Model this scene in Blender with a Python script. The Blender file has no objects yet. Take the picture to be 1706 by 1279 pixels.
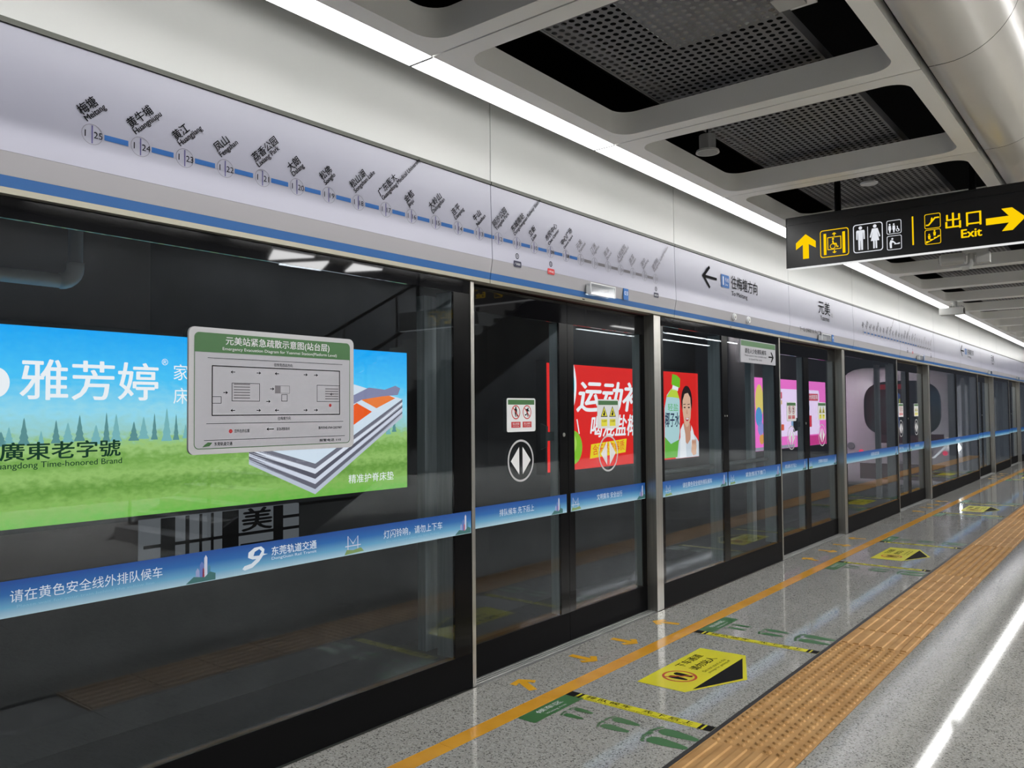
import bpy, bmesh, math, random
from mathutils import Matrix, Vector
random.seed(7)
S = bpy.context.scene
COL = S.collection

# ---------------------------------------------------------------- camera
F, YAW, PITCH, ROLL = 1344.95, 0.672457, 0.03498, -0.0082545
CX = 3.155
cy, sy = math.cos(YAW), math.sin(YAW)
d = Vector((-sy, cy, 0)); r = Vector((cy, sy, 0)); up = Vector((0, 0, 1))
d2 = math.cos(PITCH)*d + math.sin(PITCH)*up
u2 = -math.sin(PITCH)*d + math.cos(PITCH)*up
r3 = math.cos(ROLL)*r + math.sin(ROLL)*u2
u3 = -math.sin(ROLL)*r + math.cos(ROLL)*u2
cam = bpy.data.cameras.new('camera'); camo = bpy.data.objects.new('camera', cam); COL.objects.link(camo)
M = Matrix((r3, u3, -d2)).transposed().to_4x4(); M.translation = (CX, 0, 1.6)
camo.matrix_world = M
cam.sensor_width = 36; cam.lens = F/1706*36; cam.clip_start = .05; cam.clip_end = 200
S.camera = camo

# ---------------------------------------------------------------- world, exposure
w = bpy.data.worlds.new('world'); S.world = w; w.use_nodes = True
w.node_tree.nodes['Background'].inputs[0].default_value = (.8, .85, 1, 1)
w.node_tree.nodes['Background'].inputs[1].default_value = .05
S.view_settings.view_transform = 'Standard'; S.view_settings.look = 'None'
S.view_settings.exposure = 0.12; S.view_settings.gamma = 1; S.view_settings.use_curve_mapping = False
STRIP = 8.8        # radiance of the ceiling strip lights
WASH = 8.5          # radiance of the wall washers above the strip lights
MID = 84.0           # radiance of the lamps in the high middle ceiling
ADS = 1.08          # brightness of the trackside light boxes

# ---------------------------------------------------------------- materials
MT = {}
def nodes(m):
    m.use_nodes = True
    return m.node_tree.nodes, m.node_tree.links
def mat(name, c, rough=.5, metal=0, spec=.5, coat=0):
    if name in MT: return MT[name]
    m = bpy.data.materials.new(name); n, l = nodes(m); b = n['Principled BSDF']
    b.inputs['Base Color'].default_value = (*c, 1); b.inputs['Roughness'].default_value = rough
    b.inputs['Metallic'].default_value = metal; b.inputs['Specular IOR Level'].default_value = spec
    b.inputs['Coat Weight'].default_value = coat
    MT[name] = m; return m
def emat(name, c, s=1.0, sample=False):
    if name in MT: return MT[name]
    m = bpy.data.materials.new(name); n, l = nodes(m); n.clear()
    o = n.new('ShaderNodeOutputMaterial'); e = n.new('ShaderNodeEmission')
    e.inputs[0].default_value = (*c, 1); e.inputs[1].default_value = s
    l.new(e.outputs[0], o.inputs[0])
    if not sample: m.cycles.emission_sampling = 'NONE'
    MT[name] = m; return m
def glassmat(name, tint, f0=1.5, gain=1.0, rough=0.0, dust_haze=0.0):
    m = bpy.data.materials.new(name); n, l = nodes(m); n.clear()
    o = n.new('ShaderNodeOutputMaterial'); mx = n.new('ShaderNodeMixShader')
    t = n.new('ShaderNodeBsdfTransparent'); g = n.new('ShaderNodeBsdfGlossy'); lw = n.new('ShaderNodeLayerWeight')
    t.inputs[0].default_value = (*tint, 1); g.inputs['Roughness'].default_value = rough
    g.inputs['Color'].default_value = (.9, .95, 1, 1); lw.inputs[0].default_value = .5
    R0 = ((f0-1)/(f0+1))**2                      # Schlick reflectance, the same from both faces of the pane
    pw = n.new('ShaderNodeMath'); pw.operation = 'POWER'; pw.inputs[1].default_value = 5
    mm = n.new('ShaderNodeMath'); mm.operation = 'MULTIPLY_ADD'; mm.inputs[1].default_value = (1-R0)*gain; mm.inputs[2].default_value = R0*gain
    l.new(lw.outputs['Facing'], pw.inputs[0]); l.new(pw.outputs[0], mm.inputs[0]); l.new(mm.outputs[0], mx.inputs[0])
    
    src = t.outputs[0]
    if dust_haze:                                     # even dusty haze mixed in to lift the blacks seen through the pane
        df = n.new('ShaderNodeBsdfDiffuse'); df.inputs[0].default_value = (.75, .75, .75, 1); m2 = n.new('ShaderNodeMixShader')
        m2.inputs[0].default_value = dust_haze; l.new(t.outputs[0], m2.inputs[1]); l.new(df.outputs[0], m2.inputs[2]); src = m2.outputs[0]
    l.new(src, mx.inputs[1]); l.new(g.outputs[0], mx.inputs[2]); l.new(mx.outputs[0], o.inputs[0])
    MT[name] = m; return m
def noisy(name, c1, c2, scale, rough=.4, metal=0, detail=3, spec=.5, stretch=(1, 1, 1), bump=0):
    m = bpy.data.materials.new(name); n, l = nodes(m); b = n['Principled BSDF']
    g = n.new('ShaderNodeNewGeometry'); mp = n.new('ShaderNodeMapping'); mp.inputs['Scale'].default_value = stretch
    t = n.new('ShaderNodeTexNoise'); t.inputs['Scale'].default_value = scale; t.inputs['Detail'].default_value = detail
    cr = n.new('ShaderNodeValToRGB'); cr.color_ramp.elements[0].position = .35; cr.color_ramp.elements[1].position = .65
    cr.color_ramp.elements[0].color = (*c1, 1); cr.color_ramp.elements[1].color = (*c2, 1)
    l.new(g.outputs['Position'], mp.inputs[0]); l.new(mp.outputs[0], t.inputs[0]); l.new(t.outputs[0], cr.inputs[0])
    l.new(cr.outputs[0], b.inputs['Base Color'])
    b.inputs['Roughness'].default_value = rough; b.inputs['Metallic'].default_value = metal
    b.inputs['Specular IOR Level'].default_value = spec
    if bump:
        bp = n.new('ShaderNodeBump'); bp.inputs['Strength'].default_value = bump
        l.new(t.outputs[0], bp.inputs['Height']); l.new(bp.outputs[0], b.inputs['Normal'])
    MT[name] = m; return m
def terrazzo(name, base, dark, light, rough):
    m = bpy.data.materials.new(name); n, l = nodes(m); b = n['Principled BSDF']
    g = n.new('ShaderNodeNewGeometry')
    v = n.new('ShaderNodeTexVoronoi'); v.inputs['Scale'].default_value = 150
    sep = n.new('ShaderNodeSeparateColor')
    cr = n.new('ShaderNodeValToRGB'); e = cr.color_ramp.elements
    cr.color_ramp.interpolation = 'CONSTANT'
    e[0].position = 0; e[0].color = (*dark, 1); e[1].position = .13; e[1].color = (*base, 1)
    x = cr.color_ramp.elements.new(.5); x.color = (base[0]*1.12, base[1]*1.11, base[2]*1.08, 1)
    x = cr.color_ramp.elements.new(.82); x.color = (*light, 1)
    big = n.new('ShaderNodeTexNoise'); big.inputs['Scale'].default_value = 1.3
    mr = n.new('ShaderNodeMapRange'); mr.inputs['To Min'].default_value = .88; mr.inputs['To Max'].default_value = 1.1
    mix = n.new('ShaderNodeMix'); mix.data_type = 'RGBA'; mix.blend_type = 'MULTIPLY'; mix.inputs[0].default_value = 1
    l.new(g.outputs['Position'], v.inputs[0]); l.new(g.outputs['Position'], big.inputs[0])
    l.new(v.outputs['Color'], sep.inputs[0]); l.new(sep.outputs[0], cr.inputs[0])
    l.new(big.outputs[0], mr.inputs[0]); l.new(cr.outputs[0], mix.inputs[6]); l.new(mr.outputs[0], mix.inputs[7])
    l.new(mix.outputs[2], b.inputs['Base Color'])
    b.inputs['Roughness'].default_value = rough; b.inputs['IOR'].default_value = 1.52
    b.inputs['Specular IOR Level'].default_value = .6
    MT[name] = m; return m
def rampmat(name, stops, axis=2, emit=None, noise=0, nscale=30, rough=.4, nstretch=(1, 1, 1)):
    """colour ramp along a Generated axis, for printed gradients"""
    m = bpy.data.materials.new(name); n, l = nodes(m)
    tc = n.new('ShaderNodeTexCoord'); sp = n.new('ShaderNodeSeparateXYZ')
    cr = n.new('ShaderNodeValToRGB')
    el = cr.color_ramp.elements
    while len(el) > 1: el.remove(el[-1])
    el[0].position = stops[0][0]; el[0].color = (*stops[0][1], 1)
    for p, c in stops[1:]:
        k = el.new(p); k.color = (*c, 1)
    l.new(tc.outputs['Generated'], sp.inputs[0])
    src = sp.outputs[axis]
    if noise:
        t = n.new('ShaderNodeTexNoise'); t.inputs['Scale'].default_value = nscale; t.inputs['Detail'].default_value = 4
        mp = n.new('ShaderNodeMapping'); mp.inputs['Scale'].default_value = nstretch
        l.new(tc.outputs['Object'], mp.inputs[0]); l.new(mp.outputs[0], t.inputs[0])
        a = n.new('ShaderNodeMath'); a.operation = 'MULTIPLY_ADD'; a.inputs[1].default_value = noise; a.inputs[2].default_value = -noise/2
        l.new(t.outputs[0], a.inputs[0])
        s = n.new('ShaderNodeMath'); s.operation = 'ADD'; l.new(src, s.inputs[0]); l.new(a.outputs[0], s.inputs[1]); src = s.outputs[0]
    l.new(src, cr.inputs[0])
    b = n['Principled BSDF']
    if emit:
        n.remove(b); e = n.new('ShaderNodeEmission'); e.inputs[1].default_value = emit
        l.new(cr.outputs[0], e.inputs[0]); l.new(e.outputs[0], n['Material Output'].inputs[0])
    else:
        l.new(cr.outputs[0], b.inputs['Base Color']); b.inputs['Roughness'].default_value = rough
    MT[name] = m; return m
def srgb(r_, g_, b_):
    f = lambda v: (v/255/12.92) if v/255 <= .04045 else ((v/255+.055)/1.055)**2.4
    return (f(r_), f(g_), f(b_))

wallwhite = noisy('white_wall_panel', (.66, .67, .65), (.70, .70, .68), .7, .38)
fascia_m = noisy('lavender_fascia_sheet', (.39, .39, .475), (.42, .42, .505), .5, .32)
fascia_g = mat('grey_fascia_edge', (.36, .35, .37), .4)
fascia_b = mat('blue_stripe_film', srgb(44, 98, 160), .35)
cream = mat('cream_metal_edge', (.33, .31, .25), .45, .3)
darktrim = mat('dark_olive_trim', (.07, .072, .06), .4, .4)
black = mat('black_gloss_frame', (.003, .003, .0035), .22, 0, .10)
blackglass = mat('black_header_glass', (.004, .004, .005), .03, 0, .5)
blackm = mat('black_matt', (.003, .003, .0035), .55, 0, .06)
void_m = mat('black_void_paint', (.006, .006, .007), .9, 0, .1)
steel = noisy('brushed_steel_post', (.34, .335, .31), (.42, .41, .38), 60, .33, .85, 2, .5, (1, 1, .02))
alu = noisy('satin_aluminium', (.30, .32, .32), (.38, .40, .40), 40, .35, .35, 2, .5, (1, 1, .05))
sillm = noisy('ribbed_sill_metal', (.36, .36, .36), (.48, .48, .47), 50, .38, .7, 2, .5, (1, .05, 1))
glass = glassmat('tinted_screen_glass', (.86, .89, .91), 1.52, 1.05, 0, .003)
acryl = glassmat('clear_acrylic', (.88, .9, .9), 1.5, .8, .12)
ceil_m = noisy('ceiling_panel_paint', (.86, .855, .82), (.90, .895, .86), .9, .3)
bulk_m = noisy('bulkhead_panel_paint', (.56, .54, .50), (.60, .58, .53), .8, .22)
perf_m = mat('perforated_grey_metal', (.19, .19, .20), .5, .3)
duct_m = mat('galvanised_duct', (.30, .30, .30), .5, .5)
strip_m = emat('strip_light_diffuser', (1, 1, .985), STRIP, True)
mid_m = emat('middle_lamp_diffuser', (1, .99, .96), MID, True)
wash_m = emat('wall_washer_diffuser', (1, 1, .985), WASH, True)
floor_m = terrazzo('grey_terrazzo', (.35, .345, .328), (.14, .137, .13), (.46, .455, .44), .055)
joint_m = mat('dark_floor_joint', (.05, .048, .045), .6)
yel_line = noisy('yellow_line_tile', srgb(212, 150, 40), srgb(222, 162, 52), 5, .18)
tact_m = noisy('ochre_tactile_tile', srgb(172, 130, 80), srgb(186, 145, 94), 6, .6, 0, 3, .2)
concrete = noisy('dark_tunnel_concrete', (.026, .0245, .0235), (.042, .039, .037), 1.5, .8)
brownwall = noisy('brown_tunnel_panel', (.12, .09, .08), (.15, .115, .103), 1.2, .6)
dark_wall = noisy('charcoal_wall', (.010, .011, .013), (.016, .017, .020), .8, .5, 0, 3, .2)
pvc = mat('white_pvc_pipe', (.88, .87, .83), .4)
signblack = mat('sign_black_sheet', (.010, .010, .012), .3)
sign_y = emat('sign_yellow_print', srgb(250, 205, 8), .95)
sign_w = emat('sign_white_print', srgb(235, 238, 245), .85)
led_edge = emat('sign_white_led_edge', (1, 1, 1), .75)
pr_black = mat('print_black', (.006, .006, .008), .8, 0, .1)
pr_grey = mat('print_grey', (.19, .18, .20), .5)
pr_lgrey = mat('print_light_grey', (.22, .21, .24), .5)
pr_blue = mat('print_route_blue', srgb(30, 100, 175), .5)
pr_green = mat('print_sign_green', srgb(52, 104, 50), .4)
pr_white = mat('print_white', (.72, .73, .75), .5)
pr_red = mat('print_red', srgb(190, 40, 45), .5)
pr_yel = mat('print_yellow', srgb(228, 220, 40), .4)
pr_navy = mat('print_navy', srgb(35, 35, 62), .5)
plate_m = mat('sign_plate_grey', (.42, .42, .46), .45)
plate_e = mat('sign_plate_rim', (.50, .50, .52), .4)
fl_green = mat('floor_sticker_green', srgb(62, 112, 66), .3)
fl_yel = mat('floor_sticker_yellow', srgb(222, 214, 30), .28)
fl_black = mat('floor_sticker_black', (.008, .008, .009), .7, 0, .08)
fl_red = mat('floor_sticker_red', srgb(190, 50, 25), .35)
fl_arrow = mat('floor_arrow_orange', srgb(226, 168, 40), .3)
camgrey = mat('camera_light_grey', (.48, .48, .46), .4)
camdark = mat('camera_dark_glass', (.02, .02, .02), .15)
pinkwhite = mat('train_white_paint', (.82, .74, .77), .3)
maroon = mat('train_maroon_paint', (.09, .025, .03), .3)
band_m = rampmat('blue_waist_band_print', [(0, srgb(170, 200, 214)), (.28, srgb(96, 160, 200)), (.62, srgb(24, 98, 170)), (1, srgb(10, 70, 150))])
band_t = mat('band_white_print', srgb(216, 228, 240), .5)
band_t2 = mat('band_pale_print', srgb(130, 180, 210), .5)

# ---------------------------------------------------------------- mesh helpers
MESH = {}
class MB:
    def __init__(s): s.v = []; s.f = []
    def box(s, x0, x1, y0, y1, z0, z1):
        b = len(s.v)
        s.v += [(x0,y0,z0),(x1,y0,z0),(x1,y1,z0),(x0,y1,z0),(x0,y0,z1),(x1,y0,z1),(x1,y1,z1),(x0,y1,z1)]
        s.f += [tuple(b+i for i in q) for q in ((0,3,2,1),(4,5,6,7),(0,1,5,4),(1,2,6,5),(2,3,7,6),(3,0,4,7))]
        return s
    def poly(s, pts):
        b = len(s.v); s.v += [tuple(p) for p in pts]; s.f.append(tuple(range(b, b+len(pts)))); return s
    def prism(s, pts, off):
        """closed loop of 3D points extruded by vector off"""
        b = len(s.v); n = len(pts); o = Vector(off)
        s.v += [tuple(p) for p in pts] + [tuple(Vector(p)+o) for p in pts]
        s.f.append(tuple(range(b+n-1, b-1, -1))); s.f.append(tuple(range(b+n, b+2*n)))
        for i in range(n):
            j = (i+1) % n; s.f.append((b+i, b+j, b+n+j, b+n+i))
        return s
    def strip(s, a, b_):
        k = len(s.v); n = len(a); s.v += [tuple(p) for p in a] + [tuple(p) for p in b_]
        for i in range(n-1): s.f.append((k+i, k+i+1, k+n+i+1, k+n+i))
        return s
    def tube(s, pts, rad, seg=10, cap=True):
        P_ = [Vector(p) for p in pts]; k0 = len(s.v); n = len(P_)
        rads = rad if isinstance(rad, (list, tuple)) else [rad]*n
        for i, p in enumerate(P_):
            t = (P_[min(i+1, n-1)]-P_[max(i-1, 0)]).normalized()
            a = t.orthogonal().normalized() if i == 0 else (a_ - t*a_.dot(t)).normalized()
            a_ = a; b = t.cross(a)
            for q in range(seg):
                an = 2*math.pi*q/seg; s.v.append(tuple(p + (a*math.cos(an)+b*math.sin(an))*rads[i]))
        for i in range(n-1):
            for q in range(seg):
                q2 = (q+1) % seg
                s.f.append((k0+i*seg+q, k0+i*seg+q2, k0+(i+1)*seg+q2, k0+(i+1)*seg+q))
        if cap:
            s.f.append(tuple(range(k0+seg-1, k0-1, -1))); s.f.append(tuple(range(k0+(n-1)*seg, k0+n*seg)))
        return s
    def mesh(s, name='m'):
        me = bpy.data.meshes.new(name); me.from_pydata(s.v, [], s.f)
        bm = bmesh.new(); bm.from_mesh(me); bmesh.ops.recalc_face_normals(bm, faces=bm.faces); bm.to_mesh(me); bm.free()
        return me
def obj(name, me, m=None, parent=None, loc=(0, 0, 0), smooth=False):
    if isinstance(me, MB): me = me.mesh(name)
    if smooth:
        for p in me.polygons: p.use_smooth = True
    o = bpy.data.objects.new(name, me); COL.objects.link(o)
    if m is not None:
        if not me.materials: me.materials.append(m)
        elif me.materials[0] is not m:
            o.material_slots[0].link = 'OBJECT'; o.material_slots[0].material = m
    if parent is not None: o.parent = parent
    o.location = loc
    return o
def cached(key, fn):
    if key not in MESH:
        q = fn(); MESH[key] = q.mesh(str(key[0])) if isinstance(q, MB) else q
    return MESH[key]
def thing(name, label, cat, loc=(0, 0, 0), group=None):
    o = bpy.data.objects.new(name, None); COL.objects.link(o); o.location = loc; o.empty_display_size = .1
    o['label'] = label; o['category'] = cat
    if group: o['group'] = group
    return o
def tag(o, label, cat, group=None):
    o['label'] = label; o['category'] = cat
    if group: o['group'] = group
    return o
def struct(o, label=None):
    o['kind'] = 'structure'
    if label: o['label'] = label
    return o
NTH = ['first', 'second', 'third', 'fourth', 'fifth', 'sixth', 'seventh', 'eighth', 'ninth', 'tenth', 'eleventh', 'twelfth',
       'thirteenth', 'fourteenth', 'fifteenth', 'sixteenth', 'seventeenth', 'eighteenth', 'nineteenth', 'twentieth', 'twenty-first', 'twenty-second']

# planes for flat print: origin + axes
AX = {'x': (Vector((0,1,0)), Vector((0,0,1)), Vector((1,0,0))),     # wall facing the platform
      'y': (Vector((1,0,0)), Vector((0,0,1)), Vector((0,-1,0))),    # sign facing the camera side
      'fx': (Vector((1,0,0)), Vector((0,1,0)), Vector((0,0,1))),    # floor, read looking along +Y
      'fy': (Vector((0,1,0)), Vector((-1,0,0)), Vector((0,0,1)))}   # floor, read looking towards the doors
def rect(a0, a1, b0, b1): return [(a0,b0),(a1,b0),(a1,b1),(a0,b1)]
def rrect(a0, a1, b0, b1, rad, seg=5):
    out = []
    for (cx_, cy_, s0) in ((a1-rad, b0+rad, -90), (a1-rad, b1-rad, 0), (a0+rad, b1-rad, 90), (a0+rad, b0+rad, 180)):
        for i in range(seg+1):
            t = math.radians(s0+90*i/seg); out.append((cx_+rad*math.cos(t), cy_+rad*math.sin(t)))
    return out
def circ(a, b, ra, rb=None, n=24, t0=0, t1=360):
    rb = ra if rb is None else rb
    full = abs(t1-t0) >= 360
    return [(a+ra*math.cos(math.radians(t0+(t1-t0)*i/(n if full else n-1))), b+rb*math.sin(math.radians(t0+(t1-t0)*i/(n if full else n-1)))) for i in range(n)]
def fillmesh(loops, depth=0.0):
    """2D loops (outer + holes) to a filled mesh in XY, extruded 0..depth in z"""
    cu = bpy.data.curves.new('tmp', 'CURVE'); cu.dimensions = '2D'; cu.fill_mode = 'BOTH'; cu.extrude = depth/2
    for lp in loops:
        sp = cu.splines.new('POLY'); sp.points.add(len(lp)-1); sp.use_cyclic_u = True
        for p, q in zip(sp.points, lp): p.co = (q[0], q[1], 0, 1)
    o = bpy.data.objects.new('tmp', cu); me = bpy.data.meshes.new_from_object(o)
    bpy.data.objects.remove(o); bpy.data.curves.remove(cu)
    if depth:
        for v in me.vertices: v.co.z += depth/2
    return me
def orient(o, plane, level, a, b, parent, ang=0, scale=(1, 1)):
    U, V, N = AX[plane]
    ca, sa = math.cos(ang), math.sin(ang)
    ux, vx = (U*ca+V*sa)*scale[0], (V*ca-U*sa)*scale[1]
    if plane == 'x': org = Vector((level, a, b))
    elif plane == 'y': org = Vector((a, level, b))
    else: org = Vector((a, b, level))
    m4 = Matrix((ux, vx, N)).transposed().to_4x4(); m4.translation = org
    p, pw = parent, Matrix()
    while p is not None: pw = p.matrix_basis @ pw; p = p.parent
    o.matrix_basis = pw.inverted() @ m4
def w2(plane, pts):
    """world-coordinate pairs to in-plane coords with first point origin handled by caller"""
    if plane == 'fy': return [(p[1], -p[0]) for p in pts]
    return pts
def flat(name, loops, m, parent, plane, level, key=None, depth=0.0):
    """flat print given by world coordinate loops: plane x -> (Y,z); y -> (X,z); fx/fy -> (X,Y)"""
    if not isinstance(loops[0][0], (tuple, list)): loops = [loops]
    a = min(p[0] for p in loops[0]); b = min(p[1] for p in loops[0])
    loc_loops = [w2('fx' if plane == 'fx' else plane, [(p[0]-a, p[1]-b) for p in lp]) for lp in loops]
    if key: me = cached(key, lambda: fillmesh(loc_loops, depth))
    else: me = fillmesh(loc_loops, depth)
    o = obj(name, me, m, parent)
    orient(o, plane, level, a, b, parent)
    return o
TX = {}
def textmesh(body, shear=0.0, bold=0.0, space=1.0):
    k = (body, shear, bold, space)
    if k in TX: return TX[k]
    cu = bpy.data.curves.new('tmp', 'FONT'); cu.body = body; cu.size = 1; cu.shear = shear
    cu.space_character = space; cu.resolution_u = 3
    o = bpy.data.objects.new('tmp', cu)
    me = bpy.data.meshes.new_from_object(o)
    bpy.data.objects.remove(o); bpy.data.curves.remove(cu)
    xs = [v.co.x for v in me.vertices] or [0, 1]; ys = [v.co.y for v in me.vertices] or [0, 1]
    x0, x1, y0, y1 = min(xs), max(xs), min(ys), max(ys)
    for v in me.vertices: v.co.x = (v.co.x-x0)/(x1-x0); v.co.y = (v.co.y-y0)/(y1-y0); v.co.z = 0
    me.materials.clear()
    if bold:
        hgt = (y1-y0) or 1; bx = bold/(x1-x0); by = bold/hgt; nv = len(me.vertices)
        co = [tuple(v.co) for v in me.vertices]; fc = [tuple(p.vertices) for p in me.polygons]
        vs, fs = [], []
        for q, (ox, oy) in enumerate(((-bx, 0), (bx, 0), (0, -by*.6), (0, by*.6))):
            vs += [(c[0]+ox, c[1]+oy, q*1e-5) for c in co]; fs += [tuple(i+q*nv for i in f) for f in fc]
        m2 = bpy.data.meshes.new('text'); m2.from_pydata(vs, [], fs); bpy.data.meshes.remove(me); me = m2
    TX[k] = (me, (x1-x0)/(y1-y0)); return TX[k]
def text(name, body, m, parent, plane, level, a, b, width=None, height=None, ang=0, shear=0, bold=0, space=1.0):
    """lettering fitted to width/height; (a,b) is its lower left corner"""
    me, asp = textmesh(body, shear, bold, space)
    if width is None: width = height*asp
    if height is None: height = width/asp
    o = bpy.data.objects.new(name, me); COL.objects.link(o); o.parent = parent
    if not me.materials: me.materials.append(m)
    elif me.materials[0] is not m:
        o.material_slots[0].link = 'OBJECT'; o.material_slots[0].material = m
    orient(o, plane, level, a, b, parent, ang, (width, height))
    return o

# ================================================================ SETTING
Y0, Y1 = -2.5, 31.5
DOORS = [3.60, 8.60, 13.65, 21.00, 26.00]; DW = 2.20
TIL = .8333; ROW0 = 3.71
# ---- floor
fl = struct(obj('floor', MB().box(-.13, 12, Y0, Y1, -.30, -.012), joint_m), 'grey terrazzo platform floor')
cols = [('floor_tile', .014, .387, floor_m), ('line_tile', .390, .491, yel_line), ('floor_tile', .494, 1.374, floor_m),
        ('floor_tile', 1.850, 2.682, floor_m), ('floor_tile', 2.685, 3.517, floor_m)]
rows = range(-3, 34)
for nm, xa, xb, m in cols:
    me = cached(('tile', xa), lambda: MB().box(xa, xb, .0015, TIL-.0015, -.012, 0))
    for k in rows:
        yy = ROW0+TIL*k
        if yy > Y1-.5: break
        obj(nm, me, m, fl, (0, yy, 0))
obj('edging_strip', MB().box(1.376, 1.399, Y0, Y1, -.012, .0008), mat('black_edging', (.012, .012, .013), .45), fl)
obj('floor_slab', MB().box(3.52, 12, Y0, Y1, -.012, 0), floor_m, fl)
# ---- tactile paving
tp = struct(bpy.data.objects.new('trim_1', None), 'ochre tactile paving strip with domes and bars'); COL.objects.link(tp)
TT = TIL/2; TW = .446
def tile_base(b): b.box(0, TW, .001, TT-.001, -.012, .001); return b
def dome_tile():
    b = tile_base(MB()); n = 7
    for i in range(n):
        for j in range(n):
            cx_, cy_ = (i+.5)*TW/n, (j+.5)*TT/n; k = len(b.v)
            for rr, zz in ((.021, .001), (.013, .0085)):
                for q in range(8):
                    t = q*math.pi/4; b.v.append((cx_+rr*math.cos(t), cy_+rr*math.sin(t), zz))
            for q in range(8): b.f.append((k+q, k+(q+1) % 8, k+8+(q+1) % 8, k+8+q))
            b.f.append(tuple(range(k+8, k+16)))
    return b
def bar_tile():
    b = tile_base(MB()); n = 6
    for i in range(n):
        c = (i+.5)*TW/n
        b.prism([(c-.022, .012, .001), (c-.016, .012, .0075), (c+.016, .012, .0075), (c+.022, .012, .001)], (0, TT-.024, 0))
    return b
for k in range(-4, 66):
    yy = ROW0+TT*k
    if yy > Y1-.5: break
    dome = any(s-.1 < yy < s+DW-.2 for s in DOORS)
    me = cached(('dome',), dome_tile) if dome else cached(('bar',), bar_tile)
    obj('tactile_tile', me, tact_m, tp, (1.401, yy, 0))

# ---- upper wall and fascia joints
SEAM = [-2.4, 3.72, 6.11, 8.80, 11.2, 13.7, 16.2, 18.7, 21.2, 23.7, 26.2, 28.7, 31.2]
wl = struct(obj('wall_left', MB().box(-.30, -.02, Y0, Y1, 2.40, 4.2), blackm), 'smooth white wall panels above the station map fascia')
for i in range(len(SEAM)-1):
    obj('panel', MB().box(-.02, .038, SEAM[i]+.003, SEAM[i+1]-.003, 3.00, 3.75), wallwhite, wl)
# ---- ceiling
CE = struct(bpy.data.objects.new('ceiling', None), 'pale ceiling of framed panels with rounded openings'); COL.objects.link(CE)
MOD, SE0, ZC = 1.565, 2.58, 3.20
def ceil_panel():
    g = .005
    return fillmesh([rect(.655, 2.335, g, MOD-g), rrect(.755, 2.25, .105, MOD-.095, .11, 8)], .13)
def perf_panel():
    b = MB(); px, py = .0443, .0489; nx, ny = 21, 32; hr = .0150
    for j in range(ny):
        for i in range(nx):
            x0, y0 = i*px, j*py; cx_ = x0+px/2; cy_ = y0+py/2
            k = len(b.v)
            sq = [(x0+px, cy_), (x0+px, y0+py), (cx_, y0+py), (x0, y0+py), (x0, cy_), (x0, y0), (cx_, y0), (x0+px, y0)]
            for p in sq: b.v.append((p[0], p[1], 0))
            for q in range(8):
                t = q*math.pi/4; b.v.append((cx_+hr*math.cos(t), cy_+hr*1.05*math.sin(t), 0))
            for q in range(8): b.f.append((k+q, k+(q+1) % 8, k+8+(q+1) % 8, k+8+q))
    bm = b.mesh('perf'); return bm
KMOD = range(-3, 19)
for k in KMOD:
    yy = SE0+MOD*k
    if yy+MOD > Y1+1: break
    obj('framed_panel', cached(('cp',), ceil_panel), ceil_m, CE, (0, yy, ZC))
    obj('perforated_panel', cached(('pp',), perf_panel), perf_m, CE, (.945, yy, 3.40))
    # side angles of the perforated tray
    obj('tray_angle', cached(('ta',), lambda: MB().box(0, .012, 0, MOD-.002, -.004, .05)), perf_m, CE, (.935, yy, 3.40))
    obj('tray_angle', cached(('ta',), None), perf_m, CE, (1.873, yy, 3.40))
obj('void_lining', MB().box(-.3, 2.5, Y0, Y1, 4.15, 4.2), void_m, CE)
obj('void_lining', MB().box(2.345, 2.36, Y0, Y1, 3.24, 4.15), void_m, CE)
obj('duct', MB().box(1.268, 2.0, 2.0, 3.715, 3.46, 3.75), mat('white_duct', (.85, .85, .84), .6), CE)
obj('cable_tray', MB().box(.80, .88, Y0, Y1, 3.55, 3.60), mat('cable_tray_dark', (.03, .03, .032), .6), CE)
# curved bulkhead
prof = [(2.368, 3.26), (2.368, 3.202)] + [(2.44, 3.200)]
for i in range(1, 15):
    t = math.radians(90*i/14); prof.append((2.44+.31*math.sin(t), 3.20+.31*(1-math.cos(t))*1.0))
prof += [(2.77, 3.8), (2.79, 5.15)]
for k in KMOD:
    yy = SE0+MOD*k
    b = MB(); b.strip([(p[0], .003, p[1]) for p in prof], [(p[0], MOD-.003, p[1]) for p in prof])
    o = obj('bulkhead_panel', cached(('bulk',), lambda: b), bulk_m, CE, (0, yy, 0), True)
obj('high_ceiling', MB().box(2.7, 12, Y0, Y1, 5.15, 5.25), mat('high_ceiling_grey', (.10, .10, .105), .6), CE)
# ---- strip lights
def lightpart(key, fn): return cached(('light', key), fn)
for k in KMOD:
    yy = SE0+MOD*k
    if yy > Y1-1: break
    n_ = k+3
    lab = ('white LED strip light along the ceiling edge, %s segment from the near end' % NTH[n_]) if n_ < len(NTH) else 'white LED strip light at the far end of the ceiling edge'
    t = thing('strip_light', lab, 'light', (.58, yy, ZC), 'strip lights along the ceiling edge')
    obj('diffuser', lightpart('d', lambda: MB().box(-.07, .07, .015, MOD-.001, .0, .012)), strip_m, t)
    obj('housing', lightpart('h', lambda: MB().box(-.072, .072, .002, MOD-.002, .0125, .05)), duct_m, t)
    obj('joint_cap', lightpart('jc', lambda: MB().box(-.071, .071, .0005, .0145, -.0015, .012)), duct_m, t)
    obj('wall_washer', lightpart('w', lambda: MB().box(-.095, -.088, .01, MOD-.01, .060, .100)), wash_m, t)
    obj('hood', lightpart('hd', lambda: MB().box(-.22, -.07, .0, MOD, .110, .116).box(-.0875, -.072, 0, MOD, .045, .11)), blackm, t)

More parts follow.
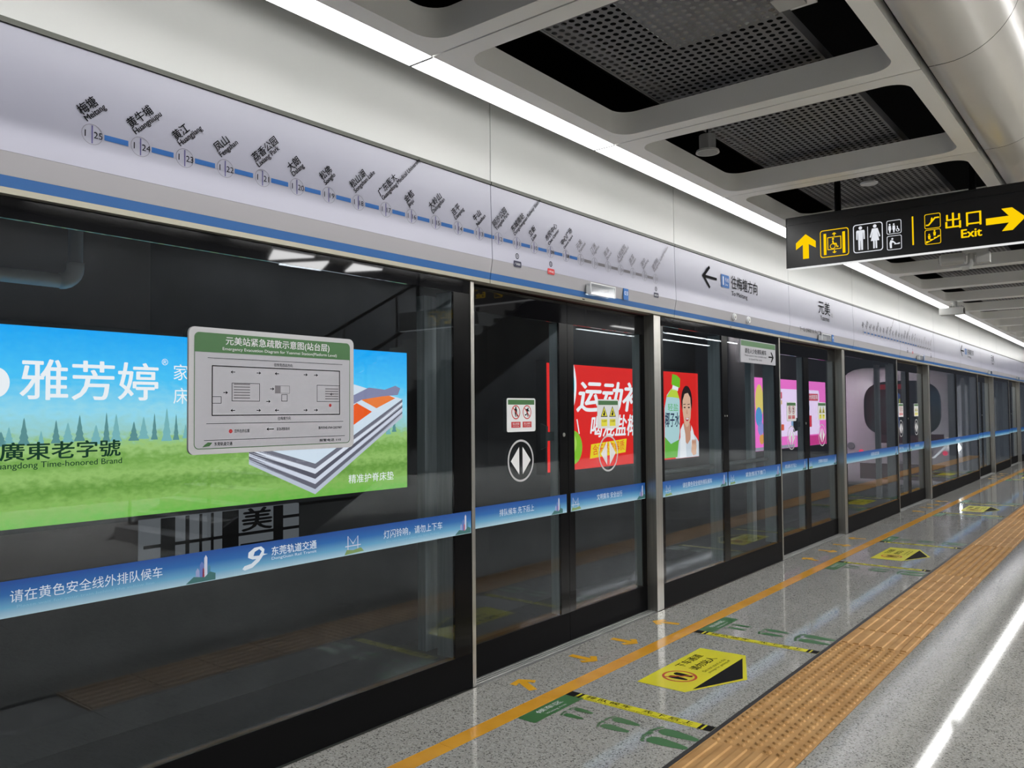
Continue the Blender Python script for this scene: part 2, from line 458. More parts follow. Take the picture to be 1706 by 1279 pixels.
# ---- trackside
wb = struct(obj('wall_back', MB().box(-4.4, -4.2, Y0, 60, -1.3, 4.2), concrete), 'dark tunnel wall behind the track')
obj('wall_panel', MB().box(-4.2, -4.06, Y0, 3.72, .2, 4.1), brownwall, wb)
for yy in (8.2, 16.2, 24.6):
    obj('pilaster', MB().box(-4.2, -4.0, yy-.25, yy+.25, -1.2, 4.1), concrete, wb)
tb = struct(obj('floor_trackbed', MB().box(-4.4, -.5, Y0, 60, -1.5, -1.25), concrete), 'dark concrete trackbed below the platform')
for x in (-2.37, -.93):
    o = obj('rail', MB().prism([(x-.07, 0, -1.25), (x-.07, 0, -1.23), (x-.012, 0, -1.21), (x-.012, 0, -1.13), (x-.035, 0, -1.12), (x-.035, 0, -1.09),
        (x+.035, 0, -1.09), (x+.035, 0, -1.12), (x+.012, 0, -1.13), (x+.012, 0, -1.21), (x+.07, 0, -1.23), (x+.07, 0, -1.25)], (0, 62, 0)), mat('rail_steel', (.10, .075, .06), .4, .8), tb, (0, Y0, 0))
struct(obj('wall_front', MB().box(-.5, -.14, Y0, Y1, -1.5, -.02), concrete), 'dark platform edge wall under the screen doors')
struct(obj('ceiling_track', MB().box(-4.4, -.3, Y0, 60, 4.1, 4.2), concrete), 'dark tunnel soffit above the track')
# ---- rest of the station box
struct(obj('wall_right', MB().box(12, 12.2, Y0, Y1, -.3, 5.25), dark_wall), 'charcoal wall at the far side of the platform')
struct(obj('wall_near', MB().box(-4.4, 12.2, Y0-.2, Y0, -1.5, 5.25), dark_wall), 'dark end wall behind the camera')

# ================================================================ FASCIA with station map
def fascia_of(y):
    for i in range(len(SEAM)-1):
        if SEAM[i] <= y < SEAM[i+1]: return FAS[i]
    return FAS[-1]
FAS = []
flab = ['lavender fascia panel at the left with most of the blue route line', 'lavender fascia panel above the nearest doors with interchange badges',
        'lavender fascia panel with the arrow to Meitang', 'lavender fascia panel with the big Yuanmei station name', 'lavender fascia panel with the start of the second small route line',
        'lavender fascia panel with the end of the second small route line']
for i in range(len(SEAM)-1):
    a, b = SEAM[i]+.003, SEAM[i+1]-.003
    lab = flab[i] if i < len(flab) else 'lavender fascia panel, %s from the left along the screen doors' % NTH[i]
    t = thing('fascia_panel', lab, 'fascia panel', (0, a, 2.37), 'fascia panels above the screen doors')
    L = b-a
    obj('face_sheet', MB().prism([(-.02, 0, .155), (.050, 0, .155), (.038, 0, .608), (-.02, 0, .608)], (0, L, 0)), fascia_m, t)
    obj('lower_edge', MB().prism([(-.02, 0, .154), (.050, 0, .154), (.036, 0, .073), (-.02, 0, .073)], (0, L, 0)), fascia_g, t)
    obj('blue_stripe', MB().prism([(-.02, 0, .0725), (.036, 0, .0725), (.029, 0, .033), (-.02, 0, .033)], (0, L, 0)), fascia_b, t)
    obj('bottom_rail', MB().box(-.05, .030, 0, L, .010, .0325), cream, t)
    obj('top_trim', MB().box(-.02, .046, 0, L, .609, .629), darktrim, t)
    if i < 10:
        obj('screw_slot', MB().box(.0295, .0305, L*.42, L*.42+.03, .016, .023), blackm, t)
    FAS.append(t)
FX = .0515     # print level on the fascia (its face leans back slightly)
def fx(z): return .050-(z-2.525)*(.012/.453)+.0012
names = [('梅塘','Meitang'),('黄牛埔','Huangniupu'),('黄江','Huangjiang'),('凤山','Fengshan'),('荔香公园','Lixiang Park'),('大朗','Dalang'),('松佛','Songfo'),
 ('松山湖','Songshan Lake'),('广东医大','Guangdong Medical University'),('金桔','Jinju'),('大岭山','Dalingshan'),('连平','Lianping'),('牛山','Niushan'),
 ('同沙公园','Tongsha Park'),('东城南站','Dongchengnan Railway Station'),('立新','Lixin'),('市民中心','Civic Center'),('中心广场','Central Square'),('元美','Yuanmei'),
 ('汀洲','Tingzhou'),('周溪','Zhouxi'),('人民医院','People Hospital'),('道滘','Daojiao'),('滘中','Jiaozhong'),('望洪站','Wanghong Railway Station')]
def route_map(ystart, step):
    zl = 2.66
    for i, (cn, en) in enumerate(names):
        n = 25-i; y = ystart+step*min(i, 12)+step*.969*max(i-12, 0); par = fascia_of(y); X = fx(zl)
        m_ = pr_black if n >= 8 else (pr_grey if n == 7 else pr_lgrey)
        flat('station_marker', [circ(0, 0, .0395, n=20), circ(0, 0, .0375, n=20)], pr_lgrey, par, 'x', X, ('mk',)).location = Vector((X, y-.0395, zl-.0395))-Vector(par.location)
        o = flat('marker_bar', rect(y-.0025, y+.0025, zl-.034, zl+.034), mat('print_violet', srgb(88, 84, 140), .5) if n >= 8 else m_, par, 'x', X, ('mb',))
        text('marker_number', '1', m_, par, 'x', X, y-.027, zl-.0125, height=.025)
        text('marker_number', '%02d' % n if n < 10 else str(n), m_, par, 'x', X, y+.006, zl-.0125, height=.025)
        if i < 24:
            blue_ = n > 7
            ya, yb = y+.045, y+step*.98-.045
            cut = [q_ for q_ in SEAM if ya < q_ < yb]
            for (p_, q_) in ([(ya, cut[0]-.004), (cut[0]+.004, yb)] if cut else [(ya, yb)]):
                flat('line_segment', rect(p_, q_, zl-.0105, zl+.0105), pr_blue if blue_ else pr_grey, fascia_of(p_), 'x', X+.0003)
        Xt = fx(2.69)+.0006
        text('station_name', cn, m_, par, 'x', Xt, y-.034, 2.722, height=.040, ang=math.radians(45), bold=.018)
        text('station_name', en, m_, par, 'x', Xt, y-.012, 2.700, height=.029 if any(c in en for c in 'gpjy') else .0225, ang=math.radians(45), bold=.022)
    def badge(y, z, wd, hh, m_, tx, par):
        X = fx(z)+.0006
        if z < 2.55: X = .0515
        par = flat('interchange_badge', rrect(y-wd/2, y+wd/2, z-hh/2, z+hh/2, .008, 3), m_, par, 'x', X, None)
        text('badge_text', tx, pr_white, par, 'x', X+.0006, y-wd*.36, z-hh*.22, width=wd*.72, height=hh*.4)
    k = step/.183
    for (i, m_, tx) in ((14, pr_navy, '广深城际'), (16, pr_red, '2号线'), (24, pr_navy, '穗莞深')):
        y = ystart+step*min(i, 12)+step*.969*max(i-12, 0); par = fascia_of(y)
        tr_ = flat('transfer_ring', [circ(y, 2.578, .018, n=16), circ(y, 2.578, .013, n=16)], pr_black, par, 'x', fx(2.578))
        text('transfer_text', '换', pr_black, tr_, 'x', fx(2.578), y-.008, 2.570, height=.016)
        badge(y, 2.528, .078*k, .038, m_, tx, par)
route_map(1.373, .1858)
route_map(11.65, .180)
# direction sign and station name, twice along the fascia
def direction(y, par, k=1.0):
    X = fx(2.66)
    ar = [(0, .0), (.16, .105), (.185, .085), (.075, .012), (.34, .012), (.34, -.012), (.075, -.012), (.185, -.085), (.16, -.105)]
    flat('arrow_print', [(y+p[0]*.9*k, 2.80+p[1]*k) for p in ar], pr_black, par, 'x', X)
    lb = flat('line_badge', rrect(y+.40*k, y+.58*k, 2.745, 2.865, .012, 3), pr_blue, par, 'x', X)
    text('badge_text', '1', pr_white, lb, 'x', X+.0008, y+.435*k, 2.765, width=.02*k, height=.08)
    text('badge_text', '号线', pr_white, lb, 'x', X+.0008, y+.485*k, 2.80, width=.08*k, height=.04)
    text('badge_text', 'Line', pr_white, lb, 'x', X+.0008, y+.485*k, 2.765, width=.06*k, height=.022)
    text('direction_text', '往梅塘方向', pr_black, par, 'x', X, y+.63*k, 2.755, width=.64*k, height=.125, bold=.006)
    text('direction_text', 'To Meitang', pr_black, par, 'x', X, y+.63*k, 2.675, width=.38*k, height=.055, bold=.006)
direction(6.62, FAS[2])
direction(18.75, FAS[7], 1.2)
for (y, par) in ((9.78, FAS[3]), (22.7, FAS[8])):
    X = fx(2.66)
    text('station_title', '元美', pr_black, par, 'x', X, y, 2.75, width=.44, height=.16, bold=.004)
    text('station_title', 'Yuanmei', pr_black, par, 'x', X, y+.06, 2.675, width=.34, height=.06, bold=.006)
    text('station_title', '站', pr_grey, par, 'x', X, y+.47, 2.74, width=.07, height=.055)
text('door_note', '下一站 往梅塘方向 中心广场', pr_black, FAS[3], 'x', .0515, 9.10, 2.49, width=.75, height=.05)

# clear indicator boxes over the doors, blue plates and round sensors
for i, s in enumerate(DOORS):
    yb = s+1.13
    t = thing('indicator_box', 'clear plastic indicator box on the fascia above the %s door from the left' % NTH[i], 'indicator', (.056, yb, 2.42), 'indicator boxes on the fascia')
    obj('cover', cached(('ibox',), lambda: MB().box(-.004, .045, 0, .32, 0, .075)), acryl, t)
    obj('rim', cached(('irim',), lambda: MB().box(.04, .047, -.006, .326, .075, .082).box(.04, .047, -.006, .0, 0, .075).box(.04, .047, .32, .326, 0, .075)), pr_white, t)
    obj('back_plate', cached(('ibp',), lambda: MB().box(-.005, -.001, .01, .31, .008, .068)), fascia_g, t)
    p = tag(obj('door_number_plate', cached(('dnp',), lambda: MB().box(0, .004, 0, .07, 0, .085)), pr_blue, None, (.0505, s+1.65, 2.44)),
        'small blue number plate on the fascia above the %s door' % NTH[i], 'plate', 'blue plates on the fascia')
    text('plate_text', '0%d' % (i+3), band_t, p, 'x', .0552, s+1.66, 2.475, width=.05, height=.03)
for i, y in enumerate((7.29, 7.63)):
    t = thing('round_sensor', 'round white sensor on the fascia edge, %s of the pair under the Meitang arrow' % ('left' if i == 0 else 'right'), 'sensor', (.044, y, 2.486), 'round sensors on the fascia')
    obj('base', cached(('rs',), lambda: MB().tube([(0, 0, 0), (.012, 0, 0), (.012, 0, 0), (.022, 0, 0)], [.034, .034, .030, .028], 20)), pr_white, t)
    obj('lens', cached(('rsl',), lambda: MB().tube([(.022, 0, 0), (.028, 0, 0)], [.018, .012], 16)), camgrey, t)

# ================================================================ SCREEN PANELS AND DOORS
BZ0, BZ1 = .897, 1.025
def band_art(par, X, y, kind):
    """skyline / bridge clip art at the foot of the waist band"""
    cols_ = [srgb(150, 160, 205), srgb(96, 120, 190), srgb(200, 205, 225), srgb(60, 120, 150), srgb(190, 60, 80)]
    if kind == 'city':
        for i, (dx, wd, h) in enumerate(((-.030, .016, .05), (-.012, .018, .075), (.008, .014, .10), (.024, .012, .06), (.0, .01, .05))):
            flat('skyline_print', [(y+dx, BZ0+.006), (y+dx+wd, BZ0+.006), (y+dx+wd, BZ0+h), (y+dx+wd/2, BZ0+h+.012), (y+dx, BZ0+h)], mat('art%d' % i, cols_[i], .5), par, 'x', X, ('sky', i))
        flat('skyline_print', [(y-.075, BZ0+.003), (y+.06, BZ0+.003), (y+.06, BZ0+.03), (y+.035, BZ0+.04), (y+.01, BZ0+.02), (y-.04, BZ0+.028)], mat('art_green', srgb(50, 105, 105), .5), par, 'x', X+.0003, ('skg',))
    else:
        for i, (a, b_, c, e_) in enumerate(((-.035, -.030, .01, .095), (.028, .033, .01, .09), (-.05, .05, .042, .047))):
            flat('bridge_print', rect(y+a, y+b_, BZ0+c, BZ0+e_), mat('art2', cols_[2], .5), par, 'x', X, ('br', i))
        flat('bridge_print', [(y-.033, BZ0+.095), (y, BZ0+.05), (y+.03, BZ0+.09), (y+.0, BZ0+.058)], mat('art2', cols_[2], .5), par, 'x', X, ('brc',))
        flat('bridge_print', [(y-.055, BZ0+.004), (y+.07, BZ0+.010), (y+.05, BZ0+.03), (y, BZ0+.022), (y-.04, BZ0+.028)], mat('art_green2', srgb(120, 150, 90), .5), par, 'x', X+.0003, ('brg',))
def band(par, X, a, b, key, items):
    o = obj('waist_band', cached(('band', key), lambda: MB().box(0, .0008, 0, b-a, 0, BZ1-BZ0)), band_m, par)
    o.location = Vector((X, a, BZ0))-Vector(par.location)
    par = o
    for it in items:
        if it[0] == 't':
            _, y, wd, body, en = it
            text('band_text', body, band_t, par, 'x', X+.0014, y, BZ0+.050, width=wd, height=.044 if wd > .3 else .034)
            if en: text('band_text', en, band_t2, par, 'x', X+.0014, y+.04*wd, BZ0+.026, width=wd*.9, height=.014)
        else: band_art(par, X+.0014, it[1], it[0])
    return o
def logo(par, X, y):
    # stylised 9-shaped swoosh
    pts = [(0,.012),(.012,.005),(.05,.012),(.085,.035),(.105,.058),(.130,.062),(.108,.066),(.112,.085),(.095,.1),(.06,.098),(.03,.08),(.028,.058),(.05,.048),(.07,.047),(.045,.03),(.01,.024)]
    hole = [(.055,.062),(.085,.06),(.098,.078),(.085,.089),(.062,.08)]
    flat('logo_print', [[(y+p[0], BZ0+.012+p[1]) for p in pts], [(y+p[0], BZ0+.012+p[1]) for p in hole]], band_t, par, 'x', X+.0014)
    text('logo_text', '东莞轨道交通', band_t, par, 'x', X+.0014, y+.15, BZ0+.062, width=.25, height=.040, bold=.015)
    text('logo_text', 'DongGuan Rail Transit', band_t, par, 'x', X+.0014, y+.15, BZ0+.040, width=.25, height=.016)

def pane_frame(t, a, b, X, xs, wl_, wr_, z0=.2, z1=2.30, deep=(.02, .14)):
    """glass pane between a and b (local y), black border wl_/wr_, aluminium stile behind the far edge"""
    L = b-a; k = (round(L, 3), round(wl_, 3), round(wr_, 3), z0, z1, deep)
    o = obj('glass', cached(('gl', round(L, 3), z0, z1), lambda: MB().box(-.012, -.002, .002, L-.002, z0-.02, z1+.02)), glass, t, (X, a, 0))
    obj('stile', cached(('st1',)+k, lambda: MB().box(-.016, 0, 0, wl_, z0, z1)), black, t, (X, a, 0))
    obj('stile', cached(('st2',)+k, lambda: MB().box(-.016, 0, L-wr_, L, z0, z1)), black, t, (X, a, 0))
    obj('top_rail', cached(('tr',)+k, lambda: MB().box(-.013, 0, 0, L, z1, 2.378)), blackglass, t, (X, a, 0))
    obj('header_beam', cached(('hb',)+k, lambda: MB().box(-.06, -.0135, 0, L, z1+.012, 2.378)), blackm, t, (X, a, 0))
    obj('kick_rail', cached(('kr',)+k, lambda: MB().box(-.06, 0, 0, L, .004, z0)), blackm, t, (X, a, 0))
    obj('inner_stile', cached(('is',)+k, lambda: MB().box(-deep[1], -deep[0], L-wr_, L-.01, z0, z1)), alu, t, (X, a, 0))
def post(t, y0, y1, x0=-.12, x1=.004):
    obj('post', cached(('post', round(y1-y0, 3), x0), lambda: MB().box(x0, x1, 0, y1-y0, 0, 2.378)), steel, t, (0, y0, 0))

# fixed bays
bays = [(-.2, 3.57, 'wide'), (DOORS[0]+DW+.11, DOORS[1]-.03, 'exit'), (DOORS[1]+DW+.11, DOORS[2]-.03, 'fixed'),
        (DOORS[2]+DW+.11, DOORS[3]-.03, 'double'), (DOORS[3]+DW+.11, DOORS[4]-.03, 'fixed'), (DOORS[4]+DW+.11, Y1, 'fixed')]
blab = ['wide black-framed glass screen at the left with the evacuation diagram', 'glass emergency exit bay with push bars between the two nearest doors',
        'glass screen panel between the second and third doors, train nose behind it', 'double glass screen bay beyond the third door', 'glass screen panel beyond the fourth door', 'glass screen panel at the far right end']
BAY = []
for i, (a, b, kind) in enumerate(bays):
    t = thing('screen_panel', blab[i], 'glass panel', (0, a, 0), 'fixed glass panels of the platform screen')
    L = b-a
    if kind in ('wide', 'fixed'):
        pane_frame(t, 0, L, 0, 0, .05, .145 if kind == 'wide' else .10)
        obj('inner_column', cached(('ic', kind), lambda: MB().box(-.30, -.235, -.145, -.04, .2, 2.3)), alu, t, (0, L, 0))
    else:
        mid = 7.20-a if kind == 'exit' else 18.45-a
        pane_frame(t, 0, mid, 0, 0, .05, .09)
        pane_frame(t, mid, L, 0, 0, .04, .11)
        obj('inner_column', cached(('ic2', kind), lambda: MB().box(-.30, -.235, -.2, -.1, .2, 2.3)), alu, t, (0, L, 0))
        if kind == 'exit':
            for (p, q) in ((.06, mid-.02), (mid+.06, L-.04)):
                b_ = obj('push_bar', MB().tube([(-.05, p, 1.08), (-.11, p+.02, 1.08), (-.11, q-.05, 1.08), (-.11, q-.03, 1.14), (-.05, q-.03, 1.18)], .022, 8), mat('push_bar_grey', (.09, .10, .09), .4, .5), t)
            for q in (-.018, .018):
                obj('lock_cylinder', MB().tube([(0, mid-.02+q*1.4, 1.55), (.004, mid-.02+q*1.4, 1.55)], .009, 12), steel, t)
    if i > 0: post(t, -.11, 0)
    post(t, L, L+.03)
    BAY.append(t)
t = BAY[0]
wband = band(t, .001, -.2, 3.425+.14, 'wide', [('t', 1.13, .555, '请在黄色安全线外排队候车', 'Please wait for your train behind the yellow line'), ('city', 1.86), ('bridge', 2.675),
     ('t', 2.88, .44, '灯闪铃响，请勿上下车', 'Do not board when the light flashes'), ('city', 3.50)])
logo(wband, .001, 2.05)
t = BAY[1]; a, b, _ = bays[1]
band(t, .001, a+.01, 7.19, 'e1', [('bridge', a+.1), ('t', 6.27, .58, '请在黄色安全线外排队候车', 'Please wait behind the yellow line'), ('city', 7.1)])
band(t, .001, 7.21, b-.01, 'e2', [('bridge', 7.30), ('t', 7.62, .5, '紧急情况下推门', 'Push in emergency'), ('city', b-.10)])
for i in (2, 3, 4, 5):
    a, b, k = bays[i]
    wband = band(BAY[i], .001, a+.01, b-.01, 'f%d' % i, [('city', b-.15)] if i < 5 else [])
    if i < 4: text('band_text', '东莞轨道交通', band_t, wband, 'x', .0024, (a+b)/2-.2, BZ0+.045, width=.42, height=.05)

# sliding doors
def warn_sticker(t, X, y, kind):
    """rounded plate with two pictograms on a door leaf"""
    y0, y1, z0, z1 = y, y+.303, 1.473, 1.691
    pl = flat('warning_sticker', rrect(y0, y1, z0, z1, .014, 3), pr_white, t, 'x', X+.001, ('ws', kind), .002)
    t = pl
    L_ = X+.0036
    flat('sticker_header', rect(y0+.012, y1-.012, z1-.042, z1-.010), pr_green, t, 'x', L_, ('wsh',))
    for i, c in enumerate((y0+.092, y1-.092)):
        if kind == 'no':
            flat('prohibition_ring', [circ(c, 1.600, .046, n=24), circ(c, 1.600, .039, n=24)], pr_red, t, 'x', L_, ('pr',))
            flat('prohibition_slash', [(c-.033, 1.628), (c-.028, 1.633), (c+.033, 1.572), (c+.028, 1.567)], pr_red, t, 'x', L_+.0003, ('ps',))
            if i == 0: fig = [(-.006,-.03),(-.012,.0),(-.014,.02),(-.006,.026),(-.006,.036),(.006,.036),(.006,.026),(.012,.018),(.012,-.004),(.02,-.028),(.012,-.03),(.003,-.008),(0,-.03)]
            else: fig = [(-.024,-.022),(-.022,-.014),(-.006,-.012),(-.004,.008),(-.018,.014),(-.016,.02),(.004,.022),(.008,.03),(.018,.03),(.014,.016),(.026,.008),(.022,.004),(.010,.008),(.008,-.01),(.014,-.03),(.006,-.03),(.0,-.014),(-.012,-.022)]
            flat('pictogram', [(c+p[0], 1.600+p[1]) for p in fig], pr_black, t, 'x', L_+.0002, ('fig', i))
            flat('caption', rect(c-.048, c+.048, 1.500, 1.538), pr_red, t, 'x', L_, ('cap',))
            text('caption_text', ['禁止倚靠', '禁止奔跑'][i], pr_white, t, 'x', L_+.0004, c-.035, 1.518, width=.07, height=.014)
            text('caption_text', ['No leaning', 'No rushing'][i], pr_white, t, 'x', L_+.0004, c-.03, 1.506, width=.06, height=.008)
        else:
            flat('caption', rect(c-.042, c+.042, 1.490, 1.542), pr_yel, t, 'x', L_, ('cap2',))
            text('caption_text', ['小心夹手', '小心缝隙'][i], pr_black, t, 'x', L_+.0004, c-.034, 1.520, width=.068, height=.016)
            flat('warning_triangle', [(c-.048, 1.560), (c+.048, 1.560), (c, 1.642)], pr_black, t, 'x', L_, ('wt',))
            flat('warning_triangle', [(c-.038, 1.566), (c+.038, 1.566), (c, 1.631)], pr_yel, t, 'x', L_+.0003, ('wt2',))
            flat('pictogram', [(c-.014, 1.570), (c+.010, 1.570), (c+.012, 1.59), (c+.004, 1.608), (c-.006, 1.606), (c-.004, 1.59), (c-.016, 1.584)], pr_black, t, 'x', L_+.0006, ('wp',))
def door_roundel(t, X, y, z=1.285):
    t = flat('door_roundel', [circ(y, z, .137, n=40), circ(y, z, .124, n=40)], plate_e, t, 'x', X+.0008, ('ring',))
    flat('roundel_arrow', [(y-.018, z-.09), (y-.018, z+.09), (y-.105, z)], pr_white, t, 'x', X+.0008, ('ra', 0))
    flat('roundel_arrow', [(y+.018, z-.09), (y+.105, z), (y+.018, z+.09)], pr_white, t, 'x', X+.0008, ('ra', 1))
dl = ['nearest', 'second', 'third', 'fourth', 'fifth']
DX = -.085
for i, s in enumerate(DOORS):
    tt = thing('door_sill', 'ribbed metal sill under the %s pair of screen doors' % dl[i], 'sill', (0, s, 0), 'metal door sills')
    obj('plate', cached(('sill',), lambda: MB().box(-.13, .0, .003, DW-.003, -.012, .0015)), sillm, tt)
    for x in (-.075, -.050, -.025):
        obj('rib', cached(('rib',), lambda: MB().box(-.007, .007, .003, DW-.003, .0015, .005)), sillm, tt, (x, 0, 0))
    h = 1.10
    for side in (0, 1):
        a = s+side*h
        lab = '%s leaf of the %s sliding screen door %s' % (['left', 'right'][side], dl[i], ['with its stickers', 'beside the steel jamb'][side])
        t = thing('sliding_door', lab, 'door', (0, a, 0), 'sliding glass door leaves')
        if side == 0: pane_frame(t, 0.0, h-.002, DX, 0, .03, .10, .2, 2.22, (.02, .085))
        else: pane_frame(t, .002, h, DX, 0, .075, .05, .2, 2.22, (.02, .085))
        if i < 3:
            warn_sticker(t, DX, a+(.41 if side == 0 else .38), 'no' if side == 0 else 'warn')
            door_roundel(t, DX, a+(.555 if side == 0 else .53))
        if side == 0:
            items = [('t', a+.33, .36, '排队候车 先下后上', 'Queue up and let others off first'), ('city', a+.96)]
            band(t, DX+.001, a+.01, a+h-.03, 'dl', items if i < 3 else [])
            obj('lock_handle', cached(('lh',), lambda: MB().prism([(-.10, .905, 1.34), (-.055, .905, 1.36), (-.05, .905, 1.50), (-.10, .905, 1.52)], (0, .022, 0)).box(-.10, -.05, .915, 1.0, 1.40, 1.46)), mat('handle_dark_green', (.03, .04, .038), .4), t, (DX, 0, 0))
            obj('keyhole', cached(('kh',), lambda: MB().tube([(0, 1.045, 1.44), (.004, 1.045, 1.44)], .014, 14)), steel, t, (DX, 0, 0))
        else:
            items = [('bridge', a+.08), ('t', a+.36, .36, '文明乘车 安全出行', 'Travel safely'), ('city', a+1.02)]
            band(t, DX+.001, a+.02, a+h-.02, 'dr', items if i < 3 else [])

# ---- signs on the screen
ev = thing('evacuation_sign', 'grey evacuation diagram plate with green header on the left glass screen', 'sign', (.004, 1.785, 1.433))
EY0, EY1, EZ0, EZ1, EX = 1.785, 2.668, 1.433, 1.971, .016
flat('plate', rrect(EY0, EY1, EZ0, EZ1, .028, 5), plate_e, ev, 'x', .004, None, EX-.004)
flat('border_line', [rrect(EY0+.024, EY1-.024, EZ0+.022, EZ1-.022, .022, 5), rrect(EY0+.027, EY1-.027, EZ0+.025, EZ1-.025, .02, 5)], pr_green, ev, 'x', EX+.0008)
flat('panel', rrect(EY0+.0272, EY1-.0272, EZ0+.0252, EZ1-.0252, .02, 5), plate_m, ev, 'x', EX+.0003)
hd = [(EY0+.027, EZ1-.105), (EY1-.027, EZ1-.105)] + [p for p in rrect(EY0+.027, EY1-.027, EZ0+.025, EZ1-.025, .02, 5) if p[1] > EZ1-.06]
evh = flat('header', hd, pr_green, ev, 'x', EX+.0012)
E1 = EX+.0018
text('header_text', '元美站紧急疏散示意图(站台层)', pr_white, evh, 'x', E1, EY0+.17, EZ1-.075, width=.56, height=.042, bold=.01)
text('header_text', 'Emergency Evacuation Diagram for Yuanmei Station(Platform Level)', pr_white, evh, 'x', E1, EY0+.155, EZ1-.097, width=.62, height=.017)
def evl(a0, a1, b0, b1, m_=pr_black, nm='plan_line'): flat(nm, rect(EY0+a0, EY0+a1, EZ0+b0, EZ0+b1), m_, ev, 'x', E1)
evl(.085, .81, .408, .410); evl(.080, .815, .128, .130); evl(.07, .825, .0575, .0595)
flat('plan_outline', [rect(EY0+.105, EY0+.795, EZ0+.162, EZ0+.378), rect(EY0+.109, EY0+.791, EZ0+.166, EZ0+.374)], pr_black, ev, 'x', E1)
text('plan_text', '往东莞西站方向', pr_black, ev, 'x', E1, EY0+.415, EZ0+.384, width=.10, height=.016)
text('plan_text', '往梅塘方向', pr_black, ev, 'x', E1, EY0+.435, EZ0+.14, width=.07, height=.016)
for (a, b, n) in ((.20, .225, 6), (.655, .225, 5)):
    flat('plan_stair', [rect(EY0+a, EY0+a+.14, EZ0+b, EZ0+b+.08), rect(EY0+a+.002, EY0+a+.138, EZ0+b+.002, EZ0+b+.078)], pr_black, ev, 'x', E1)
    for q in range(n):
        o = .012+q*.012
        flat('plan_stair', rect(EY0+a+(.01 if a < .5 else .05), EY0+a+(.09 if a < .5 else .13), EZ0+b+o, EZ0+b+o+.005), pr_grey, ev, 'x', E1)
flat('plan_stair', [rect(EY0+.42, EY0+.50, EZ0+.262, EZ0+.298), rect(EY0+.45, EY0+.498, EZ0+.264, EZ0+.296)], pr_grey, ev, 'x', E1)
flat('plan_stair', [rect(EY0+.455, EY0+.487, EZ0+.226, EZ0+.258), rect(EY0+.457, EY0+.485, EZ0+.228, EZ0+.256)], pr_black, ev, 'x', E1)
flat('plan_stair', [rect(EY0+.107, EY0+.15, EZ0+.215, EZ0+.245), rect(EY0+.109, EY0+.148, EZ0+.217, EZ0+.243)], pr_black, ev, 'x', E1)
for (a, b, s_) in ((.205, .352, -1), (.335, .352, 1), (.43, .352, -1), (.59, .352, 1), (.65, .352, 1), (.205, .185, -1), (.335, .185, 1), (.43, .185, -1), (.59, .185, 1), (.65, .185, 1), (.17, .262, 1), (.405, .282, 1), (.745, .262, -1), (.385, .135+.09, 1)):
    c_, e_ = EY0+a, EZ0+b
    flat('plan_arrow', [(c_-.011*s_, e_-.0015), (c_+.003*s_, e_-.0015), (c_+.0*s_, e_-.008), (c_+.011*s_, e_), (c_+.0*s_, e_+.008), (c_+.003*s_, e_+.0015), (c_-.011*s_, e_+.0015)], pr_black, ev, 'x', E1)
flat('you_are_here', circ(EY0+.735, EZ0+.208, .008, n=14), pr_red, ev, 'x', E1)
flat('you_are_here', circ(EY0+.195, EZ0+.095, .009, n=14), pr_red, ev, 'x', E1)
text('legend_text', '您所在的位置', pr_black, ev, 'x', E1, EY0+.213, EZ0+.088, width=.075, height=.015)
text('legend_text', '紧急疏散路线', pr_black, ev, 'x', E1, EY0+.43, EZ0+.093, width=.07, height=.014)
flat('plan_arrow', [(EY0+.375, EZ0+.1), (EY0+.388, EZ0+.108), (EY0+.384, EZ0+.102), (EY0+.415, EZ0+.102), (EY0+.415, EZ0+.098), (EY0+.384, EZ0+.098), (EY0+.388, EZ0+.092)], pr_black, ev, 'x', E1)
text('legend_text', '服务热线 0769-22027007', pr_black, ev, 'x', E1, EY0+.665, EZ0+.094, width=.14, height=.013, bold=.01)
text('legend_text', '报警电话 110', pr_black, ev, 'x', E1, EY0+.67, EZ0+.034, width=.13, height=.013, bold=.01)
flat('logo_print', [(EY0+.062, EZ0+.030), (EY0+.095, EZ0+.034), (EY0+.108, EZ0+.048), (EY0+.088, EZ0+.05), (EY0+.072, EZ0+.04)], pr_green, ev, 'x', E1)
text('logo_text', '东莞轨道交通', pr_black, ev, 'x', E1, EY0+.118, EZ0+.034, width=.085, height=.016, bold=.012)

ds = thing('queue_sign', 'small grey sign with green top and right arrow on the emergency exit glass', 'sign', (.004, 7.53, 2.07))
flat('plate', rrect(7.52, 8.44, 2.072, 2.295, .01, 3), plate_m, ds, 'x', .004, None, .01)
flat('header', rect(7.53, 8.43, 2.235, 2.287), pr_green, ds, 'x', .0146)
text('sign_text', '请往人少处排队候车', pr_black, ds, 'x', .0148, 7.62, 2.165, width=.56, height=.05, bold=.02)
text('sign_text', 'Please queue in less crowded areas', pr_black, ds, 'x', .0148, 7.62, 2.13, width=.56, height=.022)
text('sign_text', 'to board the train', pr_black, ds, 'x', .0148, 7.72, 2.10, width=.34, height=.02)
flat('arrow_print', [(8.24, 2.145), (8.34, 2.145), (8.30, 2.10), (8.33, 2.10), (8.385, 2.152), (8.33, 2.205), (8.30, 2.205), (8.34, 2.160), (8.24, 2.160)], pr_black, ds, 'x', .0148)

